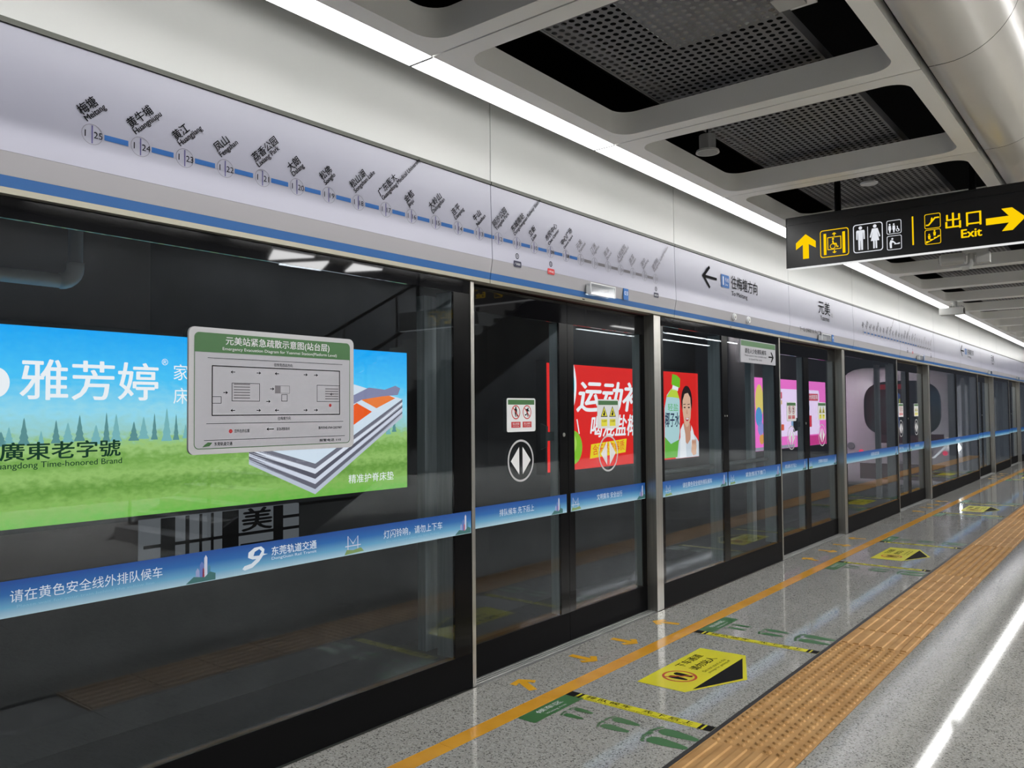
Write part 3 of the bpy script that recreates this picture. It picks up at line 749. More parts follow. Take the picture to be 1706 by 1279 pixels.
# ================================================================ FLOOR STICKERS
Z1 = .0012
def foot(c, sgn, k):
    """barefoot outline, toes towards -X, around (cx,cy)"""
    x, y = c; out = []
    sole = [(.100, -.016), (.112, 0), (.104, .018), (.06, .032), (.01, .040), (-.04, .045), (-.075, .038), (-.088, .012), (-.082, -.022), (-.05, -.040), (.0, -.034), (.06, -.026)]
    loops = [[(x+p[0]*k, y+p[1]*sgn*k*.95) for p in sole]]
    for i in range(5):
        loops.append(circ(x-(.100+.008*(2-abs(i-1.2))+(.003 if i == 0 else 0))*k, y+(-.040+i*.0205-(.004 if i == 0 else 0))*sgn*k, (.0115+(.005 if i == 0 else 0))*k, (.0085+(.003 if i == 0 else 0))*k, 10))
    return loops
def floor_set(i, s):
    nm = dl[i]
    o0 = s-3.60
    # queue tapes
    for j, (ya, nmj) in enumerate(((3.80, 'near'), (5.42, 'far'))):
        y = ya+o0
        t = thing('queue_tape', 'yellow and black queue tape on the floor at the %s side of the %s door' % (nmj, nm), 'floor tape', (.5, y, 0), 'yellow queue tapes on the floor')
        t = flat('tape', rect(.497, 1.374, y, y+.070), fl_yel, t, 'fx', Z1, ('tape',))
        for (a0, a1) in ((.497, .555), (.570, .588), (1.30, 1.318), (1.330, 1.374)):
            flat('black_bar', [(a0, y), (a1, y), (a1, y+.070), (a0, y+.070)], fl_black, t, 'fx', Z1+.0005, ('tb', round(a1-a0, 3)))
        if i < 3:
            text('tape_text', '排队候车', fl_black, t, 'fx', Z1+.0006, .615, y+.027, width=.28, height=.038, bold=.015, space=1.35)
            text('tape_text', '先下后上', fl_black, t, 'fx', Z1+.0006, .97, y+.027, width=.29, height=.038, bold=.015, space=1.5)
            text('tape_text', 'Queue up for boarding and get on after getting off first', fl_black, t, 'fx', Z1+.0006, .62, y+.006, width=.64, height=.014, bold=.01)
    # yellow keep-clear sign
    y = 4.24+o0
    t = thing('floor_sign', 'yellow house-shaped keep clear floor sticker before the %s door' % nm, 'floor sticker', (.7, y, 0), 'yellow floor stickers')
    t = flat('sticker', [(.707, y), (1.015, y), (1.212, y+.42), (1.017, y+.87), (.707, y+.85)], fl_yel, t, 'fx', Z1, ('ys',))
    flat('black_triangle', [(1.03, y+.07), (1.185, y+.42), (1.025, y+.80)], fl_black, t, 'fx', Z1+.0006, ('yt',))
    flat('prohibition_ring', [circ(.865, y+.235, .105, n=28), circ(.865, y+.235, .090, n=28)], fl_red, t, 'fx', Z1+.0006, ('yr',))
    flat('prohibition_slash', [(.80, y+.165), (.79, y+.175), (.930, y+.305), (.940, y+.295)], fl_red, t, 'fx', Z1+.0012, ('ysl',))
    for q in (-1, 1):
        flat('foot_print', foot((.865, y+.235+q*.032), q, .62)[:1], fl_black, t, 'fx', Z1+.0009, ('yf', q))
    if i < 3:
        text('sticker_text', '下车通道', fl_black, t, 'fy', Z1+.0006, .805, y+.40, width=.30, height=.062, bold=.02)
        text('sticker_text', '请勿站人', fl_black, t, 'fy', Z1+.0006, .90, y+.40, width=.30, height=.062, bold=.02)
        text('sticker_text', 'Do not stand in the', fl_black, t, 'fy', Z1+.0006, .955, y+.40, width=.31, height=.024)
        text('sticker_text', 'passage for getting off', fl_black, t, 'fy', Z1+.0006, .990, y+.40, width=.31, height=.024)
    # green waiting labels and footprints on both sides
    for j, (gy, nmj) in enumerate(((3.36, 'near'), (5.50, 'far'))):
        y = gy+o0
        t = thing('waiting_label', 'green waiting area floor label on the %s side of the %s door' % (nmj, nm), 'floor sticker', (.5, y, 0), 'green waiting labels on the floor')
        t = flat('sticker', rect(.497, .612, y, y+.46), fl_green, t, 'fx', Z1, ('gl',))
        if i < 3:
            text('sticker_text', '候车区', pr_white, t, 'fy', Z1+.0005, .555, y+.12, width=.22, height=.038)
            text('sticker_text', 'Waiting Area', pr_white, t, 'fy', Z1+.0005, .595, y+.14, width=.18, height=.020)
        for q, xx in enumerate((.712, .966, 1.258)):
            y2 = gy+.245+o0; kf = (.60, .80, 1.08)[q]
            p = thing('footprint_sticker', 'green footprint pair, %s from the yellow line, %s side of the %s door' % (NTH[q], nmj, nm), 'floor sticker', (xx, y2, 0), 'green footprint stickers')
            for sg in (-1, 1):
                lp = foot((xx, y2+sg*.056*(.6+.4*kf)), sg, kf)
                me = cached(('foot', sg, q), lambda: fillmesh([[(a_-xx, b_-y2) for a_, b_ in l_] for l_ in lp]))
                obj('foot_print', me, fl_green, p, (0, 0, Z1))
    # arrows
    sh = [(-.105, 0), (-.045, .085), (-.005, .06), (-.04, .026), (.105, .026), (.105, -.026), (-.04, -.026), (-.005, -.06), (-.045, -.085)]
    for j, (ax, ay, an) in enumerate(((.215, 3.80, -28), (.205, 4.43, 180), (.215, 4.93, 180), (.21, 5.54, 12))):
        t_ = math.radians(an)
        o = obj('floor_arrow', cached(('fa',), lambda: fillmesh([sh])), fl_arrow, None, (ax, ay+o0, Z1)); o.rotation_euler = (0, 0, t_)
        tag(o, 'orange floor arrow, %s of four before the %s door, pointing %s' % (NTH[j], nm, 'at it' if an < 90 else 'away'), 'floor arrow', 'orange floor arrows')
for i, s in enumerate(DOORS[:4]): floor_set(i, s)

# ================================================================ HANGING SIGNS
def rod_sign(t, X0, X1, z0, z1, Y, rods, top):
    obj('sign_box', MB().box(X0, X1, Y-.001, Y+.06, z0, z1), signblack, t, tuple(-Vector(t.location)))
    obj('top_cap', MB().box(X0-.004, X1+.004, Y-.006, Y+.066, z1-.055, z1-.045).box(X0-.004, X1+.004, Y-.006, Y+.066, z1, z1+.006), signblack, t, tuple(-Vector(t.location)))
    obj('end_cap', MB().box(X0-.006, X0-.0005, Y-.006, Y+.066, z0, z1), mat('sign_end_grey', (.05, .05, .055), .4), t, tuple(-Vector(t.location)))
    obj('bottom_edge', MB().box(X0, X1, Y-.004, Y+.064, z0-.0045, z0-.0005), led_edge, t, tuple(-Vector(t.location)))
    for x in rods:
        obj('rod', MB().tube([(x, Y+.03, z1), (x, Y+.03, top)], .024, 12), blackm, t, tuple(-Vector(t.location)))
sg = thing('exit_sign', 'long black hanging sign with yellow and white pictograms and Exit arrow', 'sign', (1.72, 6.43, 2.72))
SY = 6.40; SX0, SX1, SZ0, SZ1 = .885, 2.60, 2.728, 3.125
rod_sign(sg, SX0, SX1, SZ0, SZ1, SY, (1.275, 2.19), 4.15)
L = SY-.0022
def sf(nm, loops, m_=sign_y): return flat(nm, loops, m_, sg, 'y', L)
def arrow_up(cx_, z0, z1, wd):
    h = z1-z0; t_ = wd*.15
    return [(cx_-t_, z0), (cx_+t_, z0), (cx_+t_, z1-h*.42), (cx_+wd/2, z1-h*.60), (cx_+wd/2, z1-h*.33), (cx_, z1), (cx_-wd/2, z1-h*.33), (cx_-wd/2, z1-h*.60), (cx_-t_, z1-h*.42)]
def border(a, b, c, e, rad, th): return [rrect(a, b, c, e, rad, 5), rrect(a+th, b-th, c+th, e-th, rad-th*.6, 5)]
sf('arrow', arrow_up(1.034, 2.79, 2.985, .155))
sf('icon_frame', border(1.145, 1.36, 2.780, 2.993, .02, .006))
sf('lift_bar', rect(1.172, 1.192, 2.80, 2.965)); sf('lift_bar', rect(1.313, 1.333, 2.80, 2.965))
sf('lift_car', border(1.200, 1.304, 2.835, 2.935, .004, .006))
sf('lift_arrow', arrow_up(1.252, 2.942, 2.968, .028)); sf('lift_arrow', [(p[0], 2.830-(p[1]-2.942)) for p in arrow_up(1.252, 2.942, 2.966, .028)])
sf('wheelchair', [circ(1.240, 2.862, .021, n=20), circ(1.240, 2.862, .016, n=20)]); sf('wheelchair', circ(1.243, 2.918, .008, n=12))
sf('wheelchair', [(1.236, 2.906), (1.246, 2.906), (1.249, 2.886), (1.268, 2.884), (1.276, 2.858), (1.284, 2.860), (1.283, 2.853), (1.270, 2.850), (1.262, 2.875), (1.240, 2.875)])
sf('icon_frame', border(1.392, 1.603, 2.784, 3.000, .022, .006), sign_w)
sf('divider', rect(1.495, 1.499, 2.80, 2.975), sign_w)
sf('man', circ(1.445, 2.972, .013, n=14), sign_w)
sf('man', [(1.418, 2.955), (1.472, 2.955), (1.476, 2.945), (1.476, 2.885), (1.467, 2.885), (1.465, 2.935), (1.463, 2.935), (1.461, 2.805), (1.448, 2.805), (1.446, 2.875), (1.444, 2.875), (1.442, 2.805), (1.429, 2.805), (1.427, 2.935), (1.425, 2.935), (1.423, 2.885), (1.414, 2.885), (1.414, 2.945)], sign_w)
sf('woman', circ(1.548, 2.972, .013, n=14), sign_w)
sf('woman', [(1.528, 2.955), (1.568, 2.955), (1.586, 2.892), (1.577, 2.888), (1.564, 2.93), (1.578, 2.862), (1.562, 2.862), (1.562, 2.805), (1.551, 2.805), (1.550, 2.862), (1.546, 2.862), (1.545, 2.805), (1.534, 2.805), (1.534, 2.862), (1.518, 2.862), (1.532, 2.93), (1.519, 2.888), (1.510, 2.892)], sign_w)
for (c0, c1) in ((2.894, 2.996), (2.776, 2.882)): sf('icon_frame', border(1.630, 1.732, c0, c1, .012, .004), sign_w)
for cx_ in (1.652, 1.680):
    sf('small_figure', circ(cx_, 2.966, .006, n=10), sign_w); sf('small_figure', [(cx_-.008, 2.957), (cx_+.008, 2.957), (cx_+.010, 2.93), (cx_+.005, 2.92), (cx_+.004, 2.905), (cx_-.004, 2.905), (cx_-.005, 2.92), (cx_-.010, 2.93)], sign_w)
sf('small_figure', [circ(1.706, 2.920, .012, n=14), circ(1.706, 2.920, .008, n=14)], sign_w); sf('small_figure', [(1.700, 2.95), (1.707, 2.95), (1.709, 2.932), (1.720, 2.915), (1.716, 2.912), (1.704, 2.93)], sign_w)
sf('nursing_figure', circ(1.668, 2.858, .007, n=12), sign_w)
sf('nursing_figure', [(1.650, 2.79), (1.648, 2.83), (1.656, 2.85), (1.672, 2.845), (1.692, 2.825), (1.688, 2.820), (1.670, 2.832), (1.664, 2.825), (1.664, 2.79)], sign_w)
sf('nursing_figure', [(1.680, 2.815), (1.715, 2.815), (1.722, 2.822), (1.716, 2.826), (1.700, 2.822), (1.682, 2.822)], sign_w)
sf('divider', rect(1.803, 1.813, 2.793, 3.003))
for (c0, c1) in ((2.896, 3.003), (2.782, 2.889)): sf('icon_frame', border(1.886, 1.991, c0, c1, .012, .004))
sf('escalator', [(1.895, 2.918), (1.915, 2.918), (1.958, 2.966), (1.982, 2.966), (1.982, 2.976), (1.952, 2.976), (1.910, 2.928), (1.895, 2.928)]); sf('escalator', [(1.925, 2.945), (1.931, 2.975), (1.938, 2.975), (1.940, 2.962)])
sf('stairs', [(1.893, 2.790), (1.985, 2.835), (1.985, 2.843), (1.968, 2.840), (1.968, 2.832), (1.945, 2.832), (1.945, 2.820), (1.920, 2.820), (1.920, 2.808), (1.893, 2.808)])
for (a, b) in ((1.915, 2.82), (1.950, 2.842)): sf('stairs', circ(a, b+.034, .006, n=10)); sf('stairs', [(a-.006, b), (a+.006, b), (a+.009, b+.026), (a-.009, b+.026)])
text('exit_text', '出口', sign_y, sg, 'y', L, 2.022, 2.876, width=.222, height=.112, bold=.012, space=1.1)
text('exit_text', 'Exit', sign_y, sg, 'y', L, 2.120, 2.800, width=.125, height=.058, bold=.03)
ar = arrow_up(0, 0, .235, .155)
sf('arrow', [(2.272+p[1], 2.890-p[0]) for p in ar])
# second sign to the right of the camera's view (seen mirrored in the glass)
s2 = thing('stair_sign', 'black hanging sign with up arrow and exit characters, mirrored in the glass doors', 'sign', (3.5, 7.03, 2.62))
rod_sign(s2, 2.79, 4.2, 2.62, 2.84, 7.0, (3.1, 3.9), 5.15)
L2 = 6.9978
flat('arrow', arrow_up(3.155, 2.655, 2.815, .12), sign_y, s2, 'y', L2)
text('exit_text', '出口', sign_y, s2, 'y', L2, 3.27, 2.715, width=.22, height=.10, bold=.012)
text('exit_text', 'Exit', sign_y, s2, 'y', L2, 3.33, 2.655, width=.10, height=.045, bold=.03)
flat('icon_frame', border(3.52, 3.68, 2.655, 2.815, .016, .006), sign_y, s2, 'y', L2)
flat('escalator', [(3.535, 2.69), (3.565, 2.69), (3.625, 2.76), (3.665, 2.76), (3.665, 2.775), (3.615, 2.775), (3.56, 2.705), (3.535, 2.705)], sign_y, s2, 'y', L2)
obj('end_light', MB().box(2.782, 2.788, 6.99, 7.0, 2.62, 2.84), led_edge, s2, tuple(-Vector(s2.location)))

# ================================================================ CEILING DEVICES
t = thing('ceiling_speaker', 'round grey ceiling speaker hanging in the third opening', 'speaker', (.99, 4.72, 3.225))
obj('can', MB().tube([(0, 0, .012), (0, 0, .11)], .052, 24), mat('speaker_can_grey', (.22, .22, .22), .5), t, smooth=False)
obj('rim', MB().tube([(0, 0, 0), (0, 0, .014)], [.074, .070], 28), camgrey, t)
obj('grille', MB().tube([(0, 0, -.002), (0, 0, 0)], .062, 28), mat('speaker_grille', (.30, .30, .29), .6), t)
obj('hanger', MB().tube([(0, 0, .11), (0, 0, .9)], .006, 6), blackm, t)
t = thing('smoke_detector', 'flat white detector disc on the perforated tray above the exit sign', 'detector', (1.45, 6.65, 3.36))
obj('disc', MB().tube([(0, 0, 0), (0, 0, .012)], [.060, .066], 28), pr_white, t)
obj('base', MB().tube([(0, 0, .012), (0, 0, .05)], .04, 20), camgrey, t)
t = thing('sensor_box', 'small grey box under the perforated tray at the top of the view', 'box', (1.955, 3.47, 3.37))
obj('case', MB().box(-.06, .06, -.07, .05, 0, .07), camgrey, t); obj('bracket', MB().box(-.02, .02, -.02, .02, .07, .5), blackm, t)
# dome bracket camera behind the exit sign
t = thing('bracket_camera', 'light grey surveillance camera on a bracket behind the exit sign', 'camera', (1.70, 8.86, 3.2))
obj('arm', MB().tube([(.10, 0, -.02), (.10, 0, -.19), (.075, 0, -.225), (.02, 0, -.235)], .030, 10), camgrey, t)
obj('mount', MB().box(.03, .24, -.05, .05, -.10, -.001), camgrey, t)
obj('housing', MB().tube([(-.17, -.02, -.14), (-.15, -.02, -.14), (.05, -.02, -.14)], [.045, .058, .058], 16), camgrey, t)
obj('lens', MB().tube([(-.175, -.02, -.14), (-.17, -.02, -.14)], .035, 14), camdark, t)
obj('junction_box', MB().box(.15, .26, -.04, .04, -.20, -.10), camgrey, t)
t = thing('bullet_camera', 'ribbed grey box camera hanging at the ceiling strip light far along', 'camera', (.86, 13.5, 3.2))
obj('stem', MB().tube([(0, 0, 0), (0, 0, -.10)], .03, 10), camgrey, t)
obj('case', MB().box(-.20, .12, -.09, .09, -.20, -.10), camgrey, t)
for q in range(7): obj('fin', cached(('fin',), lambda: MB().box(-.008, .008, -.095, .095, -.10, -.075)), camgrey, t, (-.06+q*.026, 0, 0))
obj('lens', MB().tube([(.12, -.02, -.15), (.13, -.02, -.15)], .04, 14), camdark, t)

# ================================================================ TRACKSIDE LIGHT BOXES
AXP = -4.0
def E_(name, c, s=1.0): return emat('ad_'+name, c, ADS*s)
def lightbox(label, ya, yb, za, zb, face):
    t = thing('light_box', label, 'advertisement', (AXP, (ya+yb)/2, za), 'advertising light boxes behind the track')
    o = tuple(-Vector(t.location))
    obj('frame', MB().box(AXP-.18, AXP-.004, ya-.04, yb+.04, za-.04, zb+.04), mat('lightbox_frame', (.03, .03, .032), .4, .4), t, o)
    f = obj('lit_face', MB().box(AXP-.004, AXP, ya, yb, za, zb), face, t, o)
    return t
def af(t, nm, loops, m_, lv=1): return flat(nm, loops, m_, t, 'x', AXP+.002*lv)
# -- 1: meadow and mattress
face1 = rampmat('ad_meadow', [(0, srgb(118, 190, 78)), (.10, srgb(148, 192, 98)), (.17, srgb(112, 160, 68)), (.24, srgb(160, 200, 110)), (.31, srgb(126, 174, 80)), (.38, srgb(170, 208, 124)), (.42, srgb(160, 205, 136)), (.46, srgb(165, 215, 205)),
    (.57, srgb(160, 228, 245)), (.75, srgb(80, 205, 255)), (1, srgb(20, 175, 255))], 2, ADS, .16, 7, nstretch=(1, 1.6, 3.0))
face1.cycles.emission_sampling = 'FRONT'
a1 = lightbox('lit blue sky and meadow mattress advertisement on the tunnel wall', 1.88, 6.92, .70, 2.335, face1)
AW = E_('white', (1, 1, 1), 1.0)
tr_m = E_('tree', srgb(98, 150, 150)); tr_m2 = E_('tree2', srgb(128, 188, 190))
for k in range(46):
    y = 1.92+k*.107+random.uniform(-.03, .03); h = random.uniform(.10, .28); wd = random.uniform(.06, .11)
    if y > 6.75: break
    z = 1.37+random.uniform(-.02, .02)
    pts = [(y-wd/2, z)]
    for q in range(4):
        f = 1-q/4; pts += [(y-wd/2*f, z+h*q/4+.01), (y-wd/2*f*.6, z+h*(q+.9)/4)]
    pts += [(y, z+h*1.1)]
    for q in range(3, -1, -1):
        f = 1-q/4; pts += [(y+wd/2*f*.6, z+h*(q+.9)/4), (y+wd/2*f, z+h*q/4+.01)]
    pts += [(y+wd/2, z)]
    af(a1, 'tree_print', pts, tr_m if k % 2 else tr_m2, 1)
text('advert_text', '雅芳婷', AW, a1, 'x', AXP+.008, 2.615, 1.735, width=1.15, height=.335, bold=.012)
text('advert_text', '®', AW, a1, 'x', AXP+.008, 3.80, 2.06, height=.06)
text('advert_text', '家纺', AW, a1, 'x', AXP+.008, 3.915, 1.925, height=.15)
text('advert_text', '床垫', AW, a1, 'x', AXP+.008, 3.915, 1.705, height=.15)
af(a1, 'advert_dot', circ(2.44, 1.87, .10, .12, 28), AW, 4)
GD = E_('dark_green', srgb(22, 60, 40))
text('advert_text', '廣東老字號', GD, a1, 'x', AXP+.008, 2.475, 1.245, width=.95, height=.145, bold=.02)
text('advert_text', 'Guangdong Time-honored Brand', GD, a1, 'x', AXP+.008, 2.40, 1.165, width=1.04, height=.065, bold=.006)
text('advert_text', '精准护脊床垫', AW, a1, 'x', AXP+.008, 6.0, .81, width=.69, height=.10)
MG = [E_('mat%d' % i, srgb(*c)) for i, c in enumerate(((120, 118, 130), (235, 236, 245), (96, 94, 106), (225, 226, 238), (110, 108, 120), (200, 204, 216)))]
for q in range(6):
    dz = .055*q
    af(a1, 'mattress_side', [(4.72, 1.30-dz*.55), (5.54, 1.06-dz), (6.84, 1.77-dz*.62), (6.84, 1.77-dz*.62-.05), (5.54, 1.06-dz-.055), (4.72, 1.30-dz*.55-.05)], MG[q], 2)
af(a1, 'mattress_top', [(4.72, 1.30), (5.54, 1.06), (6.84, 1.77), (6.0, 1.95)], E_('mat_top', srgb(225, 235, 245)), 3)
af(a1, 'mattress_patch', [(5.98, 1.42), (6.35, 1.62), (6.12, 1.72), (5.72, 1.52)], E_('orange', srgb(250, 95, 30)), 4)
af(a1, 'mattress_patch', [(6.42, 1.66), (6.72, 1.78), (6.45, 1.86), (6.18, 1.76)], E_('orange2', srgb(250, 130, 60)), 4)
af(a1, 'blanket_roll', [(5.9, 1.74), (6.3, 1.90), (6.55, 1.88), (6.72, 1.93), (6.80, 1.90), (6.76, 1.82), (6.5, 1.80), (6.2, 1.76), (5.9, 1.64)], E_('roll', srgb(140, 140, 172)), 5)
# -- 2: coconut water
RED = E_('red', srgb(238, 42, 38)); MT['ad_red'].cycles.emission_sampling = 'FRONT'
a2 = lightbox('lit red coconut water advertisement on the tunnel wall', 9.83, 14.96, .69, 2.342, RED)
af(a2, 'cyan_disc', circ(10.12, 2.02, .50, .62, 40, -75, 62), AW, 1); af(a2, 'cyan_disc', circ(10.12, 2.02, .44, .56, 40, -75, 58), E_('cyan', srgb(60, 205, 220)), 2)
text('advert_text', '运动补水', AW, a2, 'x', AXP+.006, 10.62, 1.60, width=2.75, height=.50, shear=.22, bold=.03)
text('advert_text', '喝混盐椰子水', AW, a2, 'x', AXP+.006, 11.00, 1.18, width=2.3, height=.36, shear=.22, bold=.02)
af(a2, 'yellow_label', [(10.98, .84), (12.1, .90), (12.14, 1.13), (11.02, 1.07)], E_('yellow', srgb(250, 222, 40)), 3)
text('advert_text', '含天然电解质', RED, a2, 'x', AXP+.012, 11.06, .89, width=1.0, height=.17, ang=.05)
af(a2, 'coconut', circ(10.48, 1.04, .28, .27, 30), E_('coco', srgb(140, 200, 50)), 3); af(a2, 'coconut', circ(10.43, 1.10, .17, .17, 24), E_('coco2', srgb(185, 225, 95)), 4)
af(a2, 'straw', [(10.66, 1.25), (10.69, 1.25), (10.63, 1.48), (10.60, 1.48)], AW, 4)
SK = E_('skin', srgb(238, 190, 160)); SK2 = E_('skin_shade', srgb(214, 156, 128)); HR = E_('hair', srgb(40, 28, 30)); SH = E_('shirt', srgb(220, 226, 232)); TW_ = E_('towel', srgb(250, 250, 250))
af(a2, 'portrait_shirt', [(13.95, .70), (14.10, 1.02), (14.28, 1.22), (14.66, 1.20), (14.88, 1.05), (14.955, .98), (14.955, .695), (14.0, .695)], SH, 1)
af(a2, 'portrait_neck', [(14.30, 1.05), (14.30, 1.36), (14.58, 1.36), (14.60, 1.05), (14.45, .95)], SK2, 2)
af(a2, 'portrait_hair', circ(14.45, 1.79, .235, .30, 30), HR, 2)
af(a2, 'portrait_face', [(14.26, 1.62), (14.27, 1.80), (14.36, 1.93), (14.50, 1.95), (14.60, 1.86), (14.63, 1.65), (14.60, 1.45), (14.50, 1.30), (14.42, 1.28), (14.33, 1.36)], SK, 3)
for q in (14.35, 14.53):
    af(a2, 'portrait_eye', circ(q, 1.665, .042, .014, 14), HR, 4); af(a2, 'portrait_brow', [(q-.06, 1.715), (q+.05, 1.725), (q+.05, 1.737), (q-.05, 1.730)], HR, 4)
af(a2, 'portrait_nose', [(14.43, 1.62), (14.455, 1.62), (14.475, 1.54), (14.42, 1.535)], SK2, 4)
af(a2, 'portrait_mouth', [(14.36, 1.47), (14.44, 1.455), (14.54, 1.475), (14.50, 1.41), (14.44, 1.395), (14.39, 1.42)], E_('lips', srgb(200, 70, 75)), 4)
af(a2, 'portrait_mouth', [(14.38, 1.462), (14.44, 1.45), (14.52, 1.466), (14.49, 1.432), (14.41, 1.432)], TW_, 5)
af(a2, 'portrait_towel', [(14.16, 1.24), (14.28, 1.36), (14.36, 1.15), (14.40, .70), (14.12, .70)], TW_, 4)
af(a2, 'portrait_towel', [(14.62, 1.32), (14.70, 1.22), (14.86, .80), (14.66, .70), (14.58, 1.05)], TW_, 4)
af(a2, 'portrait_hand', [(14.60, .80), (14.64, 1.00), (14.76, 1.02), (14.84, .92), (14.82, .74), (14.68, .72)], SK, 5)
for q in range(4): af(a2, 'portrait_finger', [(14.62+q*.05, .98), (14.64+q*.05, 1.04), (14.67+q*.05, 1.03), (14.67+q*.05, .92)], SK2, 6)
af(a2, 'bottle_body', [(13.50, .72), (13.52, 1.65), (13.62, 1.90), (13.80, 2.02), (14.02, 2.00), (14.14, 1.80), (14.12, 1.2), (14.0, .72)], E_('bottle', srgb(190, 225, 225)), 6)
af(a2, 'bottle_liquid', [(13.50, .72), (13.51, 1.12), (13.75, .98), (14.08, 1.05), (14.0, .72)], E_('liq', srgb(110, 190, 70)), 7)
af(a2, 'bottle_shoulder', [(13.60, 1.86), (13.80, 2.02), (14.02, 2.00), (14.12, 1.84), (13.85, 1.86)], E_('sho', srgb(205, 225, 70)), 7)
af(a2, 'bottle_neck', [(13.82, 2.00), (13.86, 2.10), (14.10, 2.06), (14.06, 1.98)], AW, 7)
af(a2, 'bottle_cap', [(13.80, 2.10), (13.84, 2.30), (14.02, 2.28), (14.16, 2.22), (14.14, 2.04)], E_('cap', srgb(120, 200, 40)), 8)
text('advert_text', '椰子水', E_('ink', srgb(35, 45, 80)), a2, 'x', AXP+.018, 13.52, 1.30, width=.58, height=.27, shear=.1, bold=.02)
text('advert_text', '轻盐', E_('ink2', srgb(90, 190, 90)), a2, 'x', AXP+.018, 13.64, 1.60, width=.42, height=.14)
# -- 3: pink sale board
PK = E_('pink', srgb(240, 112, 198), 1.35); PK.cycles.emission_sampling = 'FRONT'
a3 = lightbox('lit pink shopping advertisement on the tunnel wall', 17.86, 22.95, .66, 2.355, PK)
af(a3, 'white_panel', rrect(18.4, 22.4, .95, 2.12, .1, 5), E_('pk_white', srgb(245, 218, 248), 1.3), 1)
af(a3, 'pink_base', rect(20.9, 22.95, .665, .92), E_('magenta', srgb(228, 60, 150)), 2)
af(a3, 'grey_base', rect(17.87, 20.4, .665, .74), E_('pk_grey', srgb(170, 165, 180)), 2)
af(a3, 'yellow_swirl', circ(18.15, 1.80, .25, .40, 24), E_('pk_yel', srgb(250, 225, 120)), 2)
af(a3, 'blue_ball', circ(18.10, 1.45, .2, .22, 24), E_('pk_blue', srgb(95, 165, 225)), 3)
af(a3, 'violet_ball', circ(18.2, 1.18, .18, .16, 20), E_('pk_vio', srgb(160, 160, 230)), 3)
af(a3, 'orange_ball', circ(18.25, .93, .14, .12, 20), E_('pk_or', srgb(245, 175, 90)), 3)
for (ya, yb, za, zb, c) in ((19.0, 19.6, 1.88, 2.04, (240, 100, 120)), (19.0, 19.7, 1.10, 1.25, (245, 105, 75)), (21.0, 21.5, 1.86, 2.0, (225, 110, 130)), (21.55, 22.3, 1.84, 2.03, (225, 90, 110)),
                            (21.2, 21.75, 1.15, 1.45, (235, 60, 80)), (20.2, 20.5, 1.2, 1.5, (150, 190, 230)), (21.15, 21.6, 1.58, 1.72, (160, 190, 225)), (19.0, 19.6, 1.74, 1.84, (250, 200, 150))):
    af(a3, 'product_block', rrect(ya, yb, za, zb, .03, 3), E_('pkb%d' % int(ya*100+za*10), srgb(*c)), 3)
text('advert_text', '大牌直降', AW, a3, 'x', AXP+.009, 21.55, 1.88, width=.7, height=.12)
# -- pipe on the tunnel wall; glowing board standing in for lettering mirrored in the glass
t = thing('drain_pipe', 'white drain pipe with elbow high on the tunnel wall', 'pipe', (-3.8, 2.95, 2.7))
pp = [(0, -5.4, .0)] + [(0, -.12, .0)]
for q in range(1, 7): an = math.radians(90*q/6); pp.append((0, -.12+.12*math.sin(an), .12*(1-math.cos(an))))
obj('run', MB().tube([(0, -5.3, 0), (0, -.13, 0)], .058, 16), pvc, t, smooth=True)
obj('elbow', MB().tube(pp[1:]+[(0, 0, .16)], .066, 16), pvc, t, smooth=True)
obj('riser', MB().tube([(0, 0, .16), (0, 0, 1.38)], .055, 16), mat('pipe_grey', (.25, .25, .25), .5), t, smooth=True)
t = thing('mirrored_lettering', 'glowing stand-in for lettering mirrored in the glass, below the meadow advertisement', 'sign', (-3.95, 3.6, .1))
o_ = tuple(-Vector(t.location))
obj('board', MB().box(-4.05, -3.96, 3.62, 5.30, .05, .66), emat('mirrored_lettering_glow', (.20, .21, .22), .5), t, o_)
for (a, b, c, e) in ((3.78, 3.92, .05, .66), (4.02, 4.06, .05, .66), (4.16, 4.19, .2, .66), (4.28, 4.31, .2, .66), (3.62, 5.30, .40, .43), (4.40, 4.58, .05, .66), (4.98, 5.10, .05, .66), (5.10, 5.3, .52, .55), (4.6, 5.0, .30, .32)):
    flat('stroke', rect(a, b, c, e), blackm, t, 'x', -3.955)
text('stroke', '美', blackm, t, 'x', -3.954, 4.62, .44, width=.34, height=.22, bold=.03)
text('stroke', '元', blackm, t, 'x', -3.954, 4.62, .08, width=.30, height=.20, bold=.03)

# ================================================================ TRAIN beyond the second doors
tr = thing('train', 'white metro train nose with dark windscreen standing on the track behind the far screen', 'train', (-1.65, 21, -1.2))
o_ = tuple(-Vector(tr.location))
def sect(sx, z0, z1, yy, rr=.45):
    h = 1.40*sx; out = []
    for (cx_, cz_, s0) in ((h-.12, z0+.12, -90), (h-rr, z1-rr, 0), (-h+rr, z1-rr, 90), (-h+.12, z0+.12, 180)):
        q_ = .12 if s0 in (-90, 180) else rr
        for i in range(6):
            a_ = math.radians(s0+90*i/5); out.append((-1.75+cx_+q_*math.cos(a_), yy, cz_+q_*math.sin(a_)))
    return out
def loft(secs, cap=True):
    b = MB(); n = len(secs[0])
    for s_ in secs: b.v += s_
    for k in range(len(secs)-1):
        for i in range(n):
            j = (i+1) % n; b.f.append((k*n+i, k*n+j, (k+1)*n+j, (k+1)*n+i))
    if cap: b.f.append(tuple(range(n-1, -1, -1))); b.f.append(tuple((len(secs)-1)*n+i for i in range(n)))
    return b
obj('nose', loft([sect(.90, -.15, 2.36, 21.02, .6), sect(.96, -.25, 2.52, 21.10, .55), sect(1.0, -.30, 2.62, 21.4, .5), sect(1.0, -.30, 2.66, 21.9)]), pinkwhite, tr, o_, True)
